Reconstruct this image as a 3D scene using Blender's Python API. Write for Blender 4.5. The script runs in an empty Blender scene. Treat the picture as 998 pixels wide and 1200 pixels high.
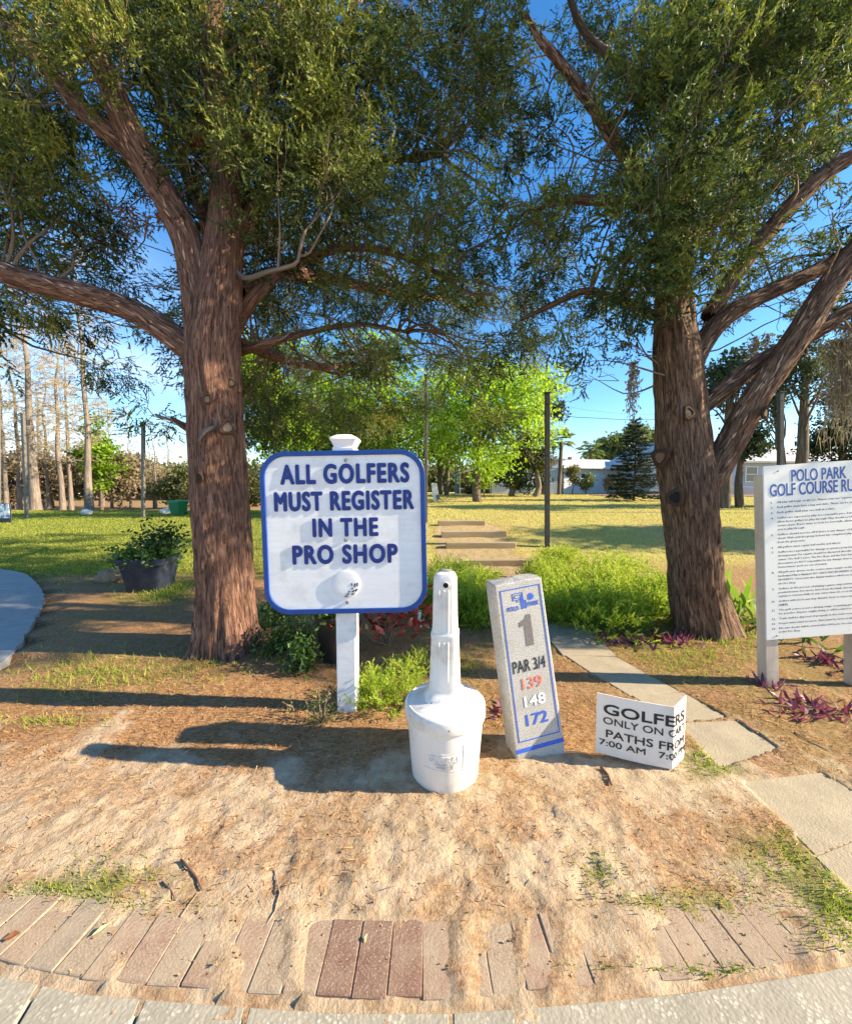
import bpy, bmesh, math, random
import numpy as np
from mathutils import Vector, Matrix, Euler, noise as mnoise

random.seed(7)
RNG = np.random.default_rng(7)
R = math.radians
scene = bpy.context.scene
COL = scene.collection

# ------------------------------------------------------------------ camera
PITCH = R(3.18); FPX = 450.0; CAMH = 1.5
cam_data = bpy.data.cameras.new("camera")
cam_data.sensor_fit = 'VERTICAL'; cam_data.sensor_height = 24.0
cam_data.lens = FPX / 1200.0 * 24.0
cam_data.clip_start = 0.05; cam_data.clip_end = 2000
cam = bpy.data.objects.new("camera", cam_data); COL.objects.link(cam)
cam.location = (0, 0, CAMH); cam.rotation_euler = (R(90) - PITCH, 0, 0)
scene.camera = cam

# ------------------------------------------------------------------ sky and sun
SUN_EL = R(27.5)
SUN_DX, SUN_DY = 1.0, -0.080              # the sun stands to the right, a hair behind the signs' faces
scene.view_settings.view_transform = 'Standard'
scene.view_settings.look = 'None'
scene.view_settings.exposure = 1.55
scene.view_settings.gamma = 1.0
world = bpy.data.worlds.new("World"); scene.world = world; world.use_nodes = True
wn = world.node_tree; wn.nodes.clear()
sky = wn.nodes.new('ShaderNodeTexSky'); sky.sky_type = 'NISHITA'; sky.sun_disc = False
sky.sun_elevation = SUN_EL
sky.sun_rotation = math.atan2(SUN_DX, SUN_DY)
sky.air_density = 1.0; sky.dust_density = 0.25; sky.ozone_density = 2.5
wb = wn.nodes.new('ShaderNodeBackground'); wb.inputs['Strength'].default_value = 0.10
wo = wn.nodes.new('ShaderNodeOutputWorld')
# thin cloud low on the left of the sky, mixed in by direction
tc = wn.nodes.new('ShaderNodeTexCoord')
cn = wn.nodes.new('ShaderNodeTexNoise'); cn.inputs['Scale'].default_value = 2.3; cn.inputs['Detail'].default_value = 7
mp = wn.nodes.new('ShaderNodeMapping'); mp.inputs['Scale'].default_value = (1, 1, 2.6); mp.inputs['Location'].default_value = (0.4, 2.2, 0.1)
wn.links.new(tc.outputs['Generated'], mp.inputs['Vector']); wn.links.new(mp.outputs['Vector'], cn.inputs['Vector'])
sx = wn.nodes.new('ShaderNodeSeparateXYZ'); wn.links.new(tc.outputs['Generated'], sx.inputs[0])
def wmath(op, a, b=None, clamp=False):
    m = wn.nodes.new('ShaderNodeMath'); m.operation = op; m.use_clamp = clamp
    for i, v in enumerate((a, b)):
        if v is None: continue
        if isinstance(v, (int, float)): m.inputs[i].default_value = v
        else: wn.links.new(v, m.inputs[i])
    return m.outputs[0]
cl = wmath('MULTIPLY', wmath('SUBTRACT', cn.outputs['Fac'], 0.42), 4.0, True)
left = wmath('MULTIPLY', wmath('SUBTRACT', wmath('MULTIPLY', sx.outputs['X'], -1.0), 0.30), 3.0, True)
low = wmath('SUBTRACT', 1.0, wmath('MULTIPLY', sx.outputs['Z'], 1.9), True)
fac = wmath('MULTIPLY', wmath('MULTIPLY', cl, left), low)
fac = wmath('MULTIPLY', fac, 0.75)
mixc = wn.nodes.new('ShaderNodeMix'); mixc.data_type = 'RGBA'
sat = wn.nodes.new('ShaderNodeHueSaturation'); sat.inputs['Saturation'].default_value = 1.30; sat.inputs['Value'].default_value = 1.0
wn.links.new(sky.outputs[0], sat.inputs['Color'])
wn.links.new(sat.outputs[0], mixc.inputs[6]); mixc.inputs[7].default_value = (6.5, 6.8, 7.6, 1)
wn.links.new(fac, mixc.inputs[0])
wn.links.new(mixc.outputs[2], wb.inputs['Color']); wn.links.new(wb.outputs[0], wo.inputs['Surface'])

sl = bpy.data.lights.new("sun", 'SUN'); sl.energy = 4.6; sl.angle = R(0.53); sl.color = (1.0, 0.84, 0.60)
sun = bpy.data.objects.new("sun", sl); COL.objects.link(sun)
h = math.hypot(SUN_DX, SUN_DY)
sdir = Vector((SUN_DX / h * math.cos(SUN_EL), SUN_DY / h * math.cos(SUN_EL), math.sin(SUN_EL)))
sun.rotation_euler = sdir.to_track_quat('Z', 'Y').to_euler()
sun.location = sdir * 60

scene.render.engine = 'CYCLES'
scene.cycles.max_bounces = 8
scene.cycles.transparent_max_bounces = 8

# ------------------------------------------------------------------ projection helpers (metres)
def ray(px, py):
    u = (px - 499.0) / FPX; v = (600.0 - py) / FPX
    return Vector((u, math.cos(PITCH) + v * math.sin(PITCH), -math.sin(PITCH) + v * math.cos(PITCH)))
def P(px, py, Y):
    d = ray(px, py); t = Y / d.y
    return Vector((d.x * t, Y, CAMH + d.z * t))
def sstep(a, b, x):
    t = np.clip((x - a) / (b - a), 0, 1); return t * t * (3 - 2 * t)
def H(x, y):
    side = sstep(-4.5, 0.2, x)
    z = 0.57 * sstep(8.0, 11.4, y) * side + 0.62 * sstep(11.0, 37, y) * side
    z = z - 0.5 * sstep(29.5, 34, y) * (1 - side)
    return z
def G(px, py):
    d = ray(px, py); z = 0.0; t = 1.0
    if d.z > -0.004: d.z = -0.004
    for _ in range(40):
        t = (z - CAMH) / d.z; z = 0.6 * z + 0.4 * float(H(d.x * t, d.y * t))
    return Vector((d.x * t, d.y * t, float(H(d.x * t, d.y * t))))

# ------------------------------------------------------------------ noise
_tab = np.random.default_rng(11).random((256, 256))
def vn(x, y, s=0):
    x = np.asarray(x, float) + s * 17.31; y = np.asarray(y, float) + s * 9.77
    xi = np.floor(x).astype(int); yi = np.floor(y).astype(int)
    fx = x - xi; fy = y - yi; fx = fx * fx * (3 - 2 * fx); fy = fy * fy * (3 - 2 * fy)
    a = _tab[xi & 255, yi & 255]; b = _tab[(xi + 1) & 255, yi & 255]
    c = _tab[xi & 255, (yi + 1) & 255]; d = _tab[(xi + 1) & 255, (yi + 1) & 255]
    return (a * (1 - fx) + b * fx) * (1 - fy) + (c * (1 - fx) + d * fx) * fy
def fbm(x, y, o=4, s=0):
    v = 0; a = 0.5; tot = 0
    for i in range(o):
        v = v + a * vn(x * 2 ** i, y * 2 ** i, s + i * 3); tot += a; a *= 0.5
    return v / tot

# ------------------------------------------------------------------ materials
def new_mat(name):
    m = bpy.data.materials.new(name); m.use_nodes = True
    nt = m.node_tree; nt.nodes.clear()
    out = nt.nodes.new('ShaderNodeOutputMaterial')
    return m, nt, out
def lk(nt, a, b): nt.links.new(a, b)
def n_noise(nt, vec, scale, detail=4, rough=0.55):
    n = nt.nodes.new('ShaderNodeTexNoise'); n.inputs['Scale'].default_value = scale
    n.inputs['Detail'].default_value = detail; n.inputs['Roughness'].default_value = rough
    if vec is not None: lk(nt, vec, n.inputs['Vector'])
    return n.outputs['Fac']
def n_ramp(nt, fac, stops):
    r = nt.nodes.new('ShaderNodeValToRGB'); e = r.color_ramp.elements
    while len(e) < len(stops): e.new(0.5)
    for i, (p, c) in enumerate(stops):
        e[i].position = p; e[i].color = (c[0], c[1], c[2], 1)
    lk(nt, fac, r.inputs['Fac']); return r.outputs['Color']
def n_mix(nt, fac, a, b, mode='MIX'):
    m = nt.nodes.new('ShaderNodeMix'); m.data_type = 'RGBA'; m.blend_type = mode
    for idx, v in ((0, fac), (6, a), (7, b)):
        if isinstance(v, (int, float)): m.inputs[idx].default_value = v
        elif isinstance(v, tuple): m.inputs[idx].default_value = (v[0], v[1], v[2], 1)
        else: lk(nt, v, m.inputs[idx])
    return m.outputs[2]
def n_math(nt, op, a, b=None, clamp=False):
    m = nt.nodes.new('ShaderNodeMath'); m.operation = op; m.use_clamp = clamp
    for i, v in enumerate((a, b)):
        if v is None: continue
        if isinstance(v, (int, float)): m.inputs[i].default_value = v
        else: lk(nt, v, m.inputs[i])
    return m.outputs[0]
def n_bump(nt, hgt, strength, dist=0.01):
    b = nt.nodes.new('ShaderNodeBump'); b.inputs['Strength'].default_value = strength
    b.inputs['Distance'].default_value = dist; lk(nt, hgt, b.inputs['Height']); return b.outputs['Normal']
def n_map(nt, vec, sc):
    m = nt.nodes.new('ShaderNodeMapping'); m.inputs['Scale'].default_value = sc; lk(nt, vec, m.inputs['Vector'])
    return m.outputs['Vector']
def n_obj(nt):
    t = nt.nodes.new('ShaderNodeTexCoord'); return t.outputs['Object']
def n_prin(nt, out, col, rough=0.6, normal=None, spec=0.4, metal=0.0):
    p = nt.nodes.new('ShaderNodeBsdfPrincipled')
    if isinstance(col, tuple): p.inputs['Base Color'].default_value = (*col[:3], 1)
    else: lk(nt, col, p.inputs['Base Color'])
    if isinstance(rough, float): p.inputs['Roughness'].default_value = rough
    else: lk(nt, rough, p.inputs['Roughness'])
    p.inputs['Specular IOR Level'].default_value = spec; p.inputs['Metallic'].default_value = metal
    if normal is not None: lk(nt, normal, p.inputs['Normal'])
    lk(nt, p.outputs[0], out.inputs['Surface']); return p
_mc = {}
def pm(name, c1, c2=None, scale=8.0, rough=0.6, bump=0.15, bscale=40.0, dist=0.003, spec=0.35, stretch=(1, 1, 1), dirt=None, dirt_amt=0.5):
    """plain surface: two tones of noise, fine relief, optional dirt blotches"""
    if name in _mc: return _mc[name]
    m, nt, out = new_mat(name); ob = n_obj(nt); v = n_map(nt, ob, stretch)
    c2 = c2 or tuple(min(1, c * 0.82) for c in c1)
    col = n_ramp(nt, n_noise(nt, v, scale, 6, 0.6), [(0.32, c2), (0.68, c1)])
    if dirt:
        d = n_ramp(nt, n_noise(nt, ob, 5.0, 8, 0.7), [(0.5, (0, 0, 0)), (0.68, (1, 1, 1))])
        col = n_mix(nt, n_math(nt, 'MULTIPLY', d, dirt_amt), col, dirt)
    nm = n_bump(nt, n_noise(nt, v, bscale, 5, 0.6), bump, dist)
    n_prin(nt, out, col, rough, nm, spec); _mc[name] = m; return m
def leafm(name, stops, trans=0.35, rough=0.55, spec=0.25, tcol=1.3):
    if name in _mc: return _mc[name]
    m, nt, out = new_mat(name)
    a = nt.nodes.new('ShaderNodeAttribute'); a.attribute_name = 'tint'
    col = n_ramp(nt, a.outputs['Fac'], stops)
    p = nt.nodes.new('ShaderNodeBsdfPrincipled'); lk(nt, col, p.inputs['Base Color'])
    p.inputs['Roughness'].default_value = rough; p.inputs['Specular IOR Level'].default_value = spec
    t = nt.nodes.new('ShaderNodeBsdfTranslucent')
    tc_ = n_mix(nt, 1.0, col, (tcol, tcol, tcol * 0.6), 'MULTIPLY'); lk(nt, tc_, t.inputs['Color'])
    mx = nt.nodes.new('ShaderNodeMixShader'); mx.inputs[0].default_value = trans
    lk(nt, p.outputs[0], mx.inputs[1]); lk(nt, t.outputs[0], mx.inputs[2]); lk(nt, mx.outputs[0], out.inputs['Surface'])
    _mc[name] = m; return m
def barkm(name, c1, c2, c3=None, us=22.0, vs=2.2, bump=0.9, dist=0.012):
    if name in _mc: return _mc[name]
    m, nt, out = new_mat(name)
    uv = nt.nodes.new('ShaderNodeUVMap'); uv.uv_map = 'UVMap'
    v = n_map(nt, uv.outputs[0], (us, vs, 1))
    f = n_noise(nt, v, 1.0, 8, 0.62)
    v2 = n_map(nt, uv.outputs[0], (us * 3.5, vs * 2.5, 1)); f2 = n_noise(nt, v2, 1.0, 6, 0.6)
    hh = n_math(nt, 'ADD', f, n_math(nt, 'MULTIPLY', f2, 0.45))
    v3 = n_map(nt, uv.outputs[0], (us * .55, vs * .55, 1)); w_ = nt.nodes.new('ShaderNodeTexNoise'); w_.inputs['Scale'].default_value = 1.0; w_.inputs['Detail'].default_value = 5; w_.inputs['Distortion'].default_value = 1.2; lk(nt, v3, w_.inputs['Vector'])
    crack = n_math(nt, 'ABSOLUTE', n_math(nt, 'SUBTRACT', n_math(nt, 'FRACT', n_math(nt, 'MULTIPLY', w_.outputs['Fac'], 5.0)), .5)); crack = n_math(nt, 'MULTIPLY', crack, 2.0)
    ck = n_ramp(nt, crack, [(.0, (0, 0, 0)), (.30, (1, 1, 1))]); hh = n_math(nt, 'ADD', hh, n_math(nt, 'MULTIPLY', ck, .5))
    col = n_ramp(nt, f, [(0.34, c2), (0.50, c1), (0.66, c3 or tuple(c * 1.6 for c in c1))])
    col = n_mix(nt, n_math(nt, 'MULTIPLY', n_math(nt, 'SUBTRACT', 1.0, ck), .75), col, c2)
    big = n_noise(nt, n_obj(nt), 3.0, 4)
    col = n_mix(nt, n_math(nt, 'MULTIPLY', big, 0.45), col, c2)
    col = n_mix(nt, 0.35, col, n_ramp(nt, f2, [(0.35, c2), (0.7, c3 or c1)]))
    n_prin(nt, out, col, 0.88, n_bump(nt, hh, bump, dist), 0.15); _mc[name] = m; return m

WHITE_PAINT = pm('weathered_white_paint', (.86, .86, .87), (.79, .79, .82), 5, .5, .35, 30, .002, stretch=(1, 1, 9), dirt=(.42, .40, .38), dirt_amt=.35)
BLUE_PAINT = pm('blue_paint', (.010, .062, .30), (.008, .045, .23), 14, .42, .1)
NAVY = pm('navy_letter_paint', (.012, .035, .22), (.008, .025, .17), 20, .45, .1)
RULE_WHITE = pm('white_sign_board', (.82, .83, .80), (.76, .77, .74), 2.5, .4, .05, dirt=(.55, .55, .52), dirt_amt=.3)
TITLE_BLUE = pm('title_blue_print', (.03, .09, .36), (.05, .12, .40), 30, .5, .05)
TEXT_GREY = pm('grey_rule_print', (.035, .035, .08), (.07, .07, .12), 60, .6, .05)
POSTWOOD = pm('weathered_pale_post_wood', (.66, .56, .45), (.46, .39, .32), 9, .75, .4, 50, .003, stretch=(1, 1, .12), dirt=(.22, .19, .16), dirt_amt=.4)
PLASTIC = pm('off_white_plastic', (.80, .76, .71), (.75, .71, .67), 6, .42, .06, 90, .001, spec=.45, dirt=(.44, .38, .31), dirt_amt=.6)
BLACK = pm('black_wheel_and_hole_shade', (.01, .01, .01), (.015, .015, .012), 10, .8)  # black of the wheels; in holes it stands for their shade
BLACKINK = pm('black_print', (.025, .02, .02), (.04, .035, .03), 30, .6)
GREYINK = pm('faded_grey_paint', (.13, .12, .12), (.20, .18, .18), 60, .7)
REDINK = pm('faded_red_paint', (.72, .17, .11), (.60, .22, .17), 60, .6)
WHITEINK = pm('white_number_paint', (.90, .90, .90), (.80, .80, .80), 60, .6)
STONEBLUE = pm('stone_blue_paint', (.03, .10, .55), (.05, .14, .60), 70, .6)
FLUTE = pm('corrugated_plastic_white', (.78, .74, .69), (.72, .68, .63), 3, .6, .05, dirt=(.5, .42, .34), dirt_amt=.3)
METAL = pm('grey_metal_pole', (.17, .16, .15), (.12, .11, .10), 6, .5, .1)
DARKMETAL = pm('dark_metal_pole', (.06, .06, .065), (.04, .04, .04), 6, .55, .1)
SCREW = pm('dull_screw_metal', (.35, .34, .32), (.2, .18, .16), 60, .5, .2)

def granite():
    m, nt, out = new_mat('speckled_grey_stone'); ob = n_obj(nt)
    s = n_ramp(nt, n_noise(nt, ob, 170, 3, .7), [(.34, (.17, .165, .16)), (.46, (.42, .41, .395)), (.62, (.60, .59, .565))])
    s2 = n_ramp(nt, n_noise(nt, ob, 4, 4, .6), [(.35, (.80, .80, .80)), (.65, (1.0, 1.0, 1.0))])
    n_prin(nt, out, n_mix(nt, 1.0, s, s2, 'MULTIPLY'), .78, n_bump(nt, n_noise(nt, ob, 120, 4, .7), .5, .003), .3); return m
GRANITE = granite()
def brickm(name, c, dust=.72):
    m, nt, out = new_mat(name); ob = n_obj(nt)
    s = n_ramp(nt, n_noise(nt, ob, 190, 3, .7), [(.36, tuple(x * .6 for x in c)), (.52, tuple(x * .92 for x in c)), (.60, tuple(min(1, x * 1.1 + .03) for x in c)), (.70, (.52, .46, .38))])
    oi = nt.nodes.new('ShaderNodeObjectInfo'); ad = nt.nodes.new('ShaderNodeVectorMath'); ad.operation = 'ADD'; lk(nt, ob, ad.inputs[0]); lk(nt, oi.outputs['Location'], ad.inputs[1])
    sand = n_ramp(nt, n_noise(nt, ad.outputs[0], 8, 8, .72), [(.38, (.12, .12, .12)), (.62, (1, 1, 1))])
    s = n_mix(nt, n_math(nt, 'MULTIPLY', oi.outputs['Random'], .45), s, (.33, .21, .15))
    col = n_mix(nt, n_math(nt, 'MULTIPLY', sand, dust), s, (.40, .325, .235))
    n_prin(nt, out, col, .9, n_bump(nt, n_noise(nt, ob, 90, 5, .7), .7, .004), .15); return m
BRICKS = [brickm('clay_brick_pink', (.32, .225, .165)), brickm('clay_brick_tan', (.34, .26, .185)),
          brickm('clay_brick_rose', (.29, .185, .135)), brickm('clay_brick_grey', (.22, .22, .18)), brickm('clay_brick_dark_red', (.20, .105, .078), .34)]
def aggm(name, base, peb, sc=55, amt=1.0):
    m, nt, out = new_mat(name); ob = n_obj(nt)
    vo = nt.nodes.new('ShaderNodeTexVoronoi'); vo.inputs['Scale'].default_value = sc; lk(nt, ob, vo.inputs['Vector'])
    peb_c = n_ramp(nt, n_noise(nt, ob, sc * .7, 2), [(.35, tuple(x * .6 for x in peb)), (.62, peb)])
    msk = n_ramp(nt, vo.outputs['Distance'], [(.30, (amt, amt, amt)), (.46, (0, 0, 0))])
    pick = n_ramp(nt, n_noise(nt, ob, 13, 3), [(.42, (0, 0, 0)), (.56, (1, 1, 1))])
    col = n_mix(nt, n_math(nt, 'MULTIPLY', msk, pick), n_ramp(nt, n_noise(nt, ob, 6, 8, .7), [(.3, tuple(x * .7 for x in base)), (.7, base)]), peb_c)
    hh = n_math(nt, 'SUBTRACT', n_noise(nt, ob, 80, 4), n_math(nt, 'MULTIPLY', vo.outputs['Distance'], .6))
    n_prin(nt, out, col, .85, n_bump(nt, hh, .5, .004), .25); return m
AGG = aggm('exposed_aggregate_concrete', (.37, .34, .275), (.55, .51, .42), 85)
CONC = aggm('pale_paver_concrete', (.42, .355, .25), (.50, .43, .32), 120, .5)
ASPHALT = aggm('asphalt_cart_path', (.42, .41, .40), (.52, .50, .48), 70, .6)  # even grey tone with pebbles for the left path

BARK_A = barkm('red_cedar_bark_left', (.25, .115, .075), (.045, .022, .018), (.52, .32, .23), 34, 4.2, 1.0, .03)
BARK_B = barkm('red_cedar_bark_right', (.21, .12, .08), (.038, .022, .017), (.50, .33, .22), 38, 4.2, 1.0, .03)
TWIG = barkm('twig_bark', (.26, .18, .13), (.11, .08, .06), (.40, .31, .24), 60, 8, .5, .004)
BGBARK = barkm('far_trunk_bark', (.15, .115, .09), (.06, .05, .04), (.30, .24, .19), 8, 1, .8, .03)
PALEBARK = barkm('pale_cypress_bark', (.25, .20, .16), (.10, .08, .07), (.42, .35, .28), 8, .8, .8, .03)

# ------------------------------------------------------------------ objects
def tag(o, label=None, cat=None, group=None, kind=None):
    if label: o['label'] = label
    if cat: o['category'] = cat
    if group: o['group'] = group
    if kind: o['kind'] = kind
    return o
def thing(name, label, cat, loc=(0, 0, 0), rot=(0, 0, 0), group=None):
    o = bpy.data.objects.new(name, None); COL.objects.link(o)
    o.location = loc; o.rotation_euler = rot; o.empty_display_size = .2
    return tag(o, label, cat, group)
def root_of(o):
    while o.parent: o = o.parent
    return o
def link(name, me, parent=None, world=False):
    o = bpy.data.objects.new(name, me); COL.objects.link(o)
    if parent is not None:
        o.parent = parent
        if world:
            r = root_of(parent)
            me.transform((Matrix.LocRotScale(r.location, r.rotation_euler, r.scale)).inverted())
    return o
def dup(root, loc=None, rotz=None, label=None, scale=None):
    r = root.copy(); COL.objects.link(r)
    if loc is not None: r.location = loc
    if rotz is not None: r.rotation_euler = (r.rotation_euler[0], r.rotation_euler[1], rotz)
    if scale is not None: r.scale = (scale,) * 3 if isinstance(scale, (int, float)) else scale
    if label: r['label'] = label
    for ch in list(root.children):
        c = ch.copy(); COL.objects.link(c); c.parent = r
        for g in list(ch.children):
            d = g.copy(); COL.objects.link(d); d.parent = c
    return r

class MB:
    def __init__(s): s.v = []; s.f = []; s.uv = {}
    def add(s, vs, fs):
        n = len(s.v); s.v += [tuple(v) for v in vs]; s.f += [tuple(i + n for i in f) for f in fs]; return s
    def box(s, c, d, rot=None):
        vs = []
        for x, y, z in ((-1, -1, -1), (1, -1, -1), (1, 1, -1), (-1, 1, -1), (-1, -1, 1), (1, -1, 1), (1, 1, 1), (-1, 1, 1)):
            p = Vector((x * d[0] / 2, y * d[1] / 2, z * d[2] / 2))
            if rot is not None: p = rot @ p
            vs.append(p + Vector(c))
        return s.add(vs, [(0, 3, 2, 1), (4, 5, 6, 7), (0, 1, 5, 4), (1, 2, 6, 5), (2, 3, 7, 6), (3, 0, 4, 7)])
    def prism(s, poly, z0, z1):
        n = len(poly); vs = [(p[0], p[1], z0) for p in poly] + [(p[0], p[1], z1) for p in poly]
        return s.add(vs, [tuple(range(n - 1, -1, -1)), tuple(range(n, 2 * n))] + [(i, (i + 1) % n, n + (i + 1) % n, n + i) for i in range(n)])
    def wallprism(s, poly, y0, y1):           # polygon in XZ (counter-clockwise seen from -Y), depth y0 (front) to y1
        n = len(poly); vs = [(p[0], y0, p[1]) for p in poly] + [(p[0], y1, p[1]) for p in poly]
        return s.add(vs, [tuple(range(n)), tuple(range(2 * n - 1, n - 1, -1))] + [(i, n + i, n + (i + 1) % n, (i + 1) % n) for i in range(n)])
    def ring(s, outer, inner, y0, y1):        # frame between two outlines in XZ
        n = len(outer); vs = [(p[0], y0, p[1]) for p in outer] + [(p[0], y0, p[1]) for p in inner] + [(p[0], y1, p[1]) for p in outer] + [(p[0], y1, p[1]) for p in inner]
        f = []
        for i in range(n):
            j = (i + 1) % n
            f += [(i, j, n + j, n + i), (2 * n + i, 3 * n + i, 3 * n + j, 2 * n + j), (i, 2 * n + i, 2 * n + j, j), (n + i, n + j, 3 * n + j, 3 * n + i)]
        return s.add(vs, f)
    def tube(s, pts, rads, sides=6, cap=True):
        pts = [Vector(p) for p in pts]; n = len(pts)
        if not hasattr(rads, '__len__'): rads = [rads] * n
        base = len(s.v); up = Vector((0.13, 0.21, 1)).normalized(); prev = None
        for i, p in enumerate(pts):
            d = (pts[min(i + 1, n - 1)] - pts[max(i - 1, 0)]).normalized()
            if prev is None: a = d.orthogonal().normalized()
            else:
                a = prev - d * prev.dot(d)
                a = a.normalized() if a.length > 1e-6 else d.orthogonal().normalized()
            prev = a; b = d.cross(a)
            for k in range(sides):
                t = 2 * math.pi * k / sides
                s.v.append(tuple(p + (a * math.cos(t) + b * math.sin(t)) * rads[i]))
        for i in range(n - 1):
            for k in range(sides):
                k2 = (k + 1) % sides
                s.f.append((base + i * sides + k, base + i * sides + k2, base + (i + 1) * sides + k2, base + (i + 1) * sides + k))
        if cap:
            s.f.append(tuple(base + k for k in range(sides - 1, -1, -1))); s.f.append(tuple(base + (n - 1) * sides + k for k in range(sides)))
        return s
    def lathe(s, prof, c=(0, 0, 0), seg=40, cap=True):
        base = len(s.v); n = len(prof)
        for r, z in prof:
            for k in range(seg):
                t = 2 * math.pi * k / seg; s.v.append((c[0] + r * math.cos(t), c[1] + r * math.sin(t), c[2] + z))
        for i in range(n - 1):
            for k in range(seg):
                k2 = (k + 1) % seg; s.f.append((base + i * seg + k, base + i * seg + k2, base + (i + 1) * seg + k2, base + (i + 1) * seg + k))
        if cap:
            s.f.append(tuple(base + k for k in range(seg - 1, -1, -1))); s.f.append(tuple(base + (n - 1) * seg + k for k in range(seg)))
        return s
    def loft(s, secs, seg=32, p=4.0):          # rounded-rectangle sections (cx, cy, z, halfw, halfd)
        base = len(s.v)
        for cx, cy, z, a, b in secs:
            for k in range(seg):
                t = 2 * math.pi * (k + .5) / seg; c, sn = math.cos(t), math.sin(t)
                s.v.append((cx + a * math.copysign(abs(c) ** (2 / p), c), cy + b * math.copysign(abs(sn) ** (2 / p), sn), z))
        for i in range(len(secs) - 1):
            for k in range(seg):
                k2 = (k + 1) % seg; s.f.append((base + i * seg + k, base + i * seg + k2, base + (i + 1) * seg + k2, base + (i + 1) * seg + k))
        s.f.append(tuple(base + k for k in range(seg - 1, -1, -1))); s.f.append(tuple(base + (len(secs) - 1) * seg + k for k in range(seg)))
        return s
    def build(s, name, mat, parent=None, world=False, smooth=False, bevel=0):
        me = bpy.data.meshes.new(name); me.from_pydata(s.v, [], s.f); me.update()
        if bevel:
            bm = bmesh.new(); bm.from_mesh(me)
            bmesh.ops.bevel(bm, geom=[e for e in bm.edges if e.calc_face_angle(0) > .6], offset=bevel, segments=1, affect='EDGES')
            bm.to_mesh(me); bm.free()
        if smooth:
            me.polygons.foreach_set('use_smooth', [True] * len(me.polygons))
            if smooth == 'auto': me.set_sharp_from_angle(angle=R(38))
        me.materials.append(mat)
        return link(name, me, parent, world)

def rrect(w, h_, r, n=8, cx=0, cz=0):
    pts = []
    for (sx_, sz_, a0) in ((1, 1, 0), (-1, 1, 90), (-1, -1, 180), (1, -1, 270)):
        for k in range(n + 1):
            a = R(a0 + 90 * k / n); pts.append((cx + sx_ * (w / 2 - r) + r * math.cos(a), cz + sz_ * (h_ / 2 - r) + r * math.sin(a)))
    return pts

_gc = {}
def flat_text(body, res, spacing):
    cu = bpy.data.curves.new('lettering', 'FONT'); cu.body = body; cu.size = 1
    cu.resolution_u = res; cu.space_character = spacing; cu.fill_mode = 'BOTH'
    o = bpy.data.objects.new('tmp_text', cu); COL.objects.link(o)
    bpy.context.view_layer.update()
    me = bpy.data.meshes.new_from_object(o.evaluated_get(bpy.context.evaluated_depsgraph_get()))
    bpy.data.objects.remove(o); bpy.data.curves.remove(cu); return me
def xmax(me): return max(v.co.x for v in me.vertices)
def letter_by_letter(body, res, spacing):               # the font's M only fills cleanly when it stands alone
    bm = bmesh.new()
    for i, ch in enumerate(body):
        if ch == ' ': continue
        one = flat_text(ch, res, spacing); off = 0.0 if i == 0 else xmax(flat_text(body[:i + 1], res, spacing)) - xmax(one)
        one.transform(Matrix.Translation((off, 0, 0))); bm.from_mesh(one)
    me = bpy.data.meshes.new('lettering'); bm.to_mesh(me); bm.free(); return me
def text_me(body, w, h_, depth=.0015, bold=0.0, spacing=1.0, rule=False):
    """lettering as a mesh in the XZ plane facing -Y, fitted to w x h metres and centred"""
    me = letter_by_letter(body, 4, spacing) if ('M' in body and not rule) else flat_text(body, 1 if rule else 4, spacing)
    co = np.empty(len(me.vertices) * 3); me.vertices.foreach_get('co', co); co = co.reshape(-1, 3)
    mn, mx = co.min(0), co.max(0)
    if h_ is None: h_ = w * (mx[1] - mn[1]) / (mx[0] - mn[0])
    if w is None: w = h_ * (mx[0] - mn[0]) / (mx[1] - mn[1])
    x = (co[:, 0] - (mn[0] + mx[0]) / 2) * w / (mx[0] - mn[0]); z = (co[:, 1] - (mn[1] + mx[1]) / 2) * h_ / (mx[1] - mn[1])
    y = co[:, 2] * 0
    if depth > .0005:                                     # give the flat letters their thickness
        me.vertices.foreach_set('co', np.stack([x, y, z], 1).ravel()); bm = bmesh.new(); bm.from_mesh(me); bmesh.ops.remove_doubles(bm, verts=bm.verts, dist=1e-6)
        r_ = bmesh.ops.extrude_face_region(bm, geom=bm.faces[:]); bmesh.ops.translate(bm, verts=[g for g in r_['geom'] if isinstance(g, bmesh.types.BMVert)], vec=(0, -depth, 0)); bmesh.ops.recalc_face_normals(bm, faces=bm.faces[:])
        bm.to_mesh(me); bm.free(); me.update(); me.polygons.foreach_set('use_smooth', [False] * len(me.polygons)); co = np.empty(len(me.vertices) * 3); me.vertices.foreach_get('co', co); co = co.reshape(-1, 3); x, y, z = co[:, 0], co[:, 1], co[:, 2]
    else: y = y - depth
    if bold > 0:                                          # heavier strokes: copies a hair apart, each on its own plane
        mw = bold * h_; x = x * (w - 2 * mw) / w; z = z * (h_ - 2 * mw) / h_
        bm = bmesh.new(); nv = len(me.vertices)
        for k, (dx, dz) in enumerate(((-mw, 0), (mw, 0)) if rule else ((0, 0), (mw, 0), (-mw, 0), (0, mw), (0, -mw), (mw * .7, mw * .7), (-mw * .7, mw * .7), (mw * .7, -mw * .7), (-mw * .7, -mw * .7))):
            me.vertices.foreach_set('co', np.stack([x + dx, y - k * .00008, z + dz], 1).ravel()); bm.from_mesh(me)
        bm.to_mesh(me); bm.free(); me.update(); return me
    me.vertices.foreach_set('co', np.stack([x, y, z], 1).ravel()); me.update(); return me
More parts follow.
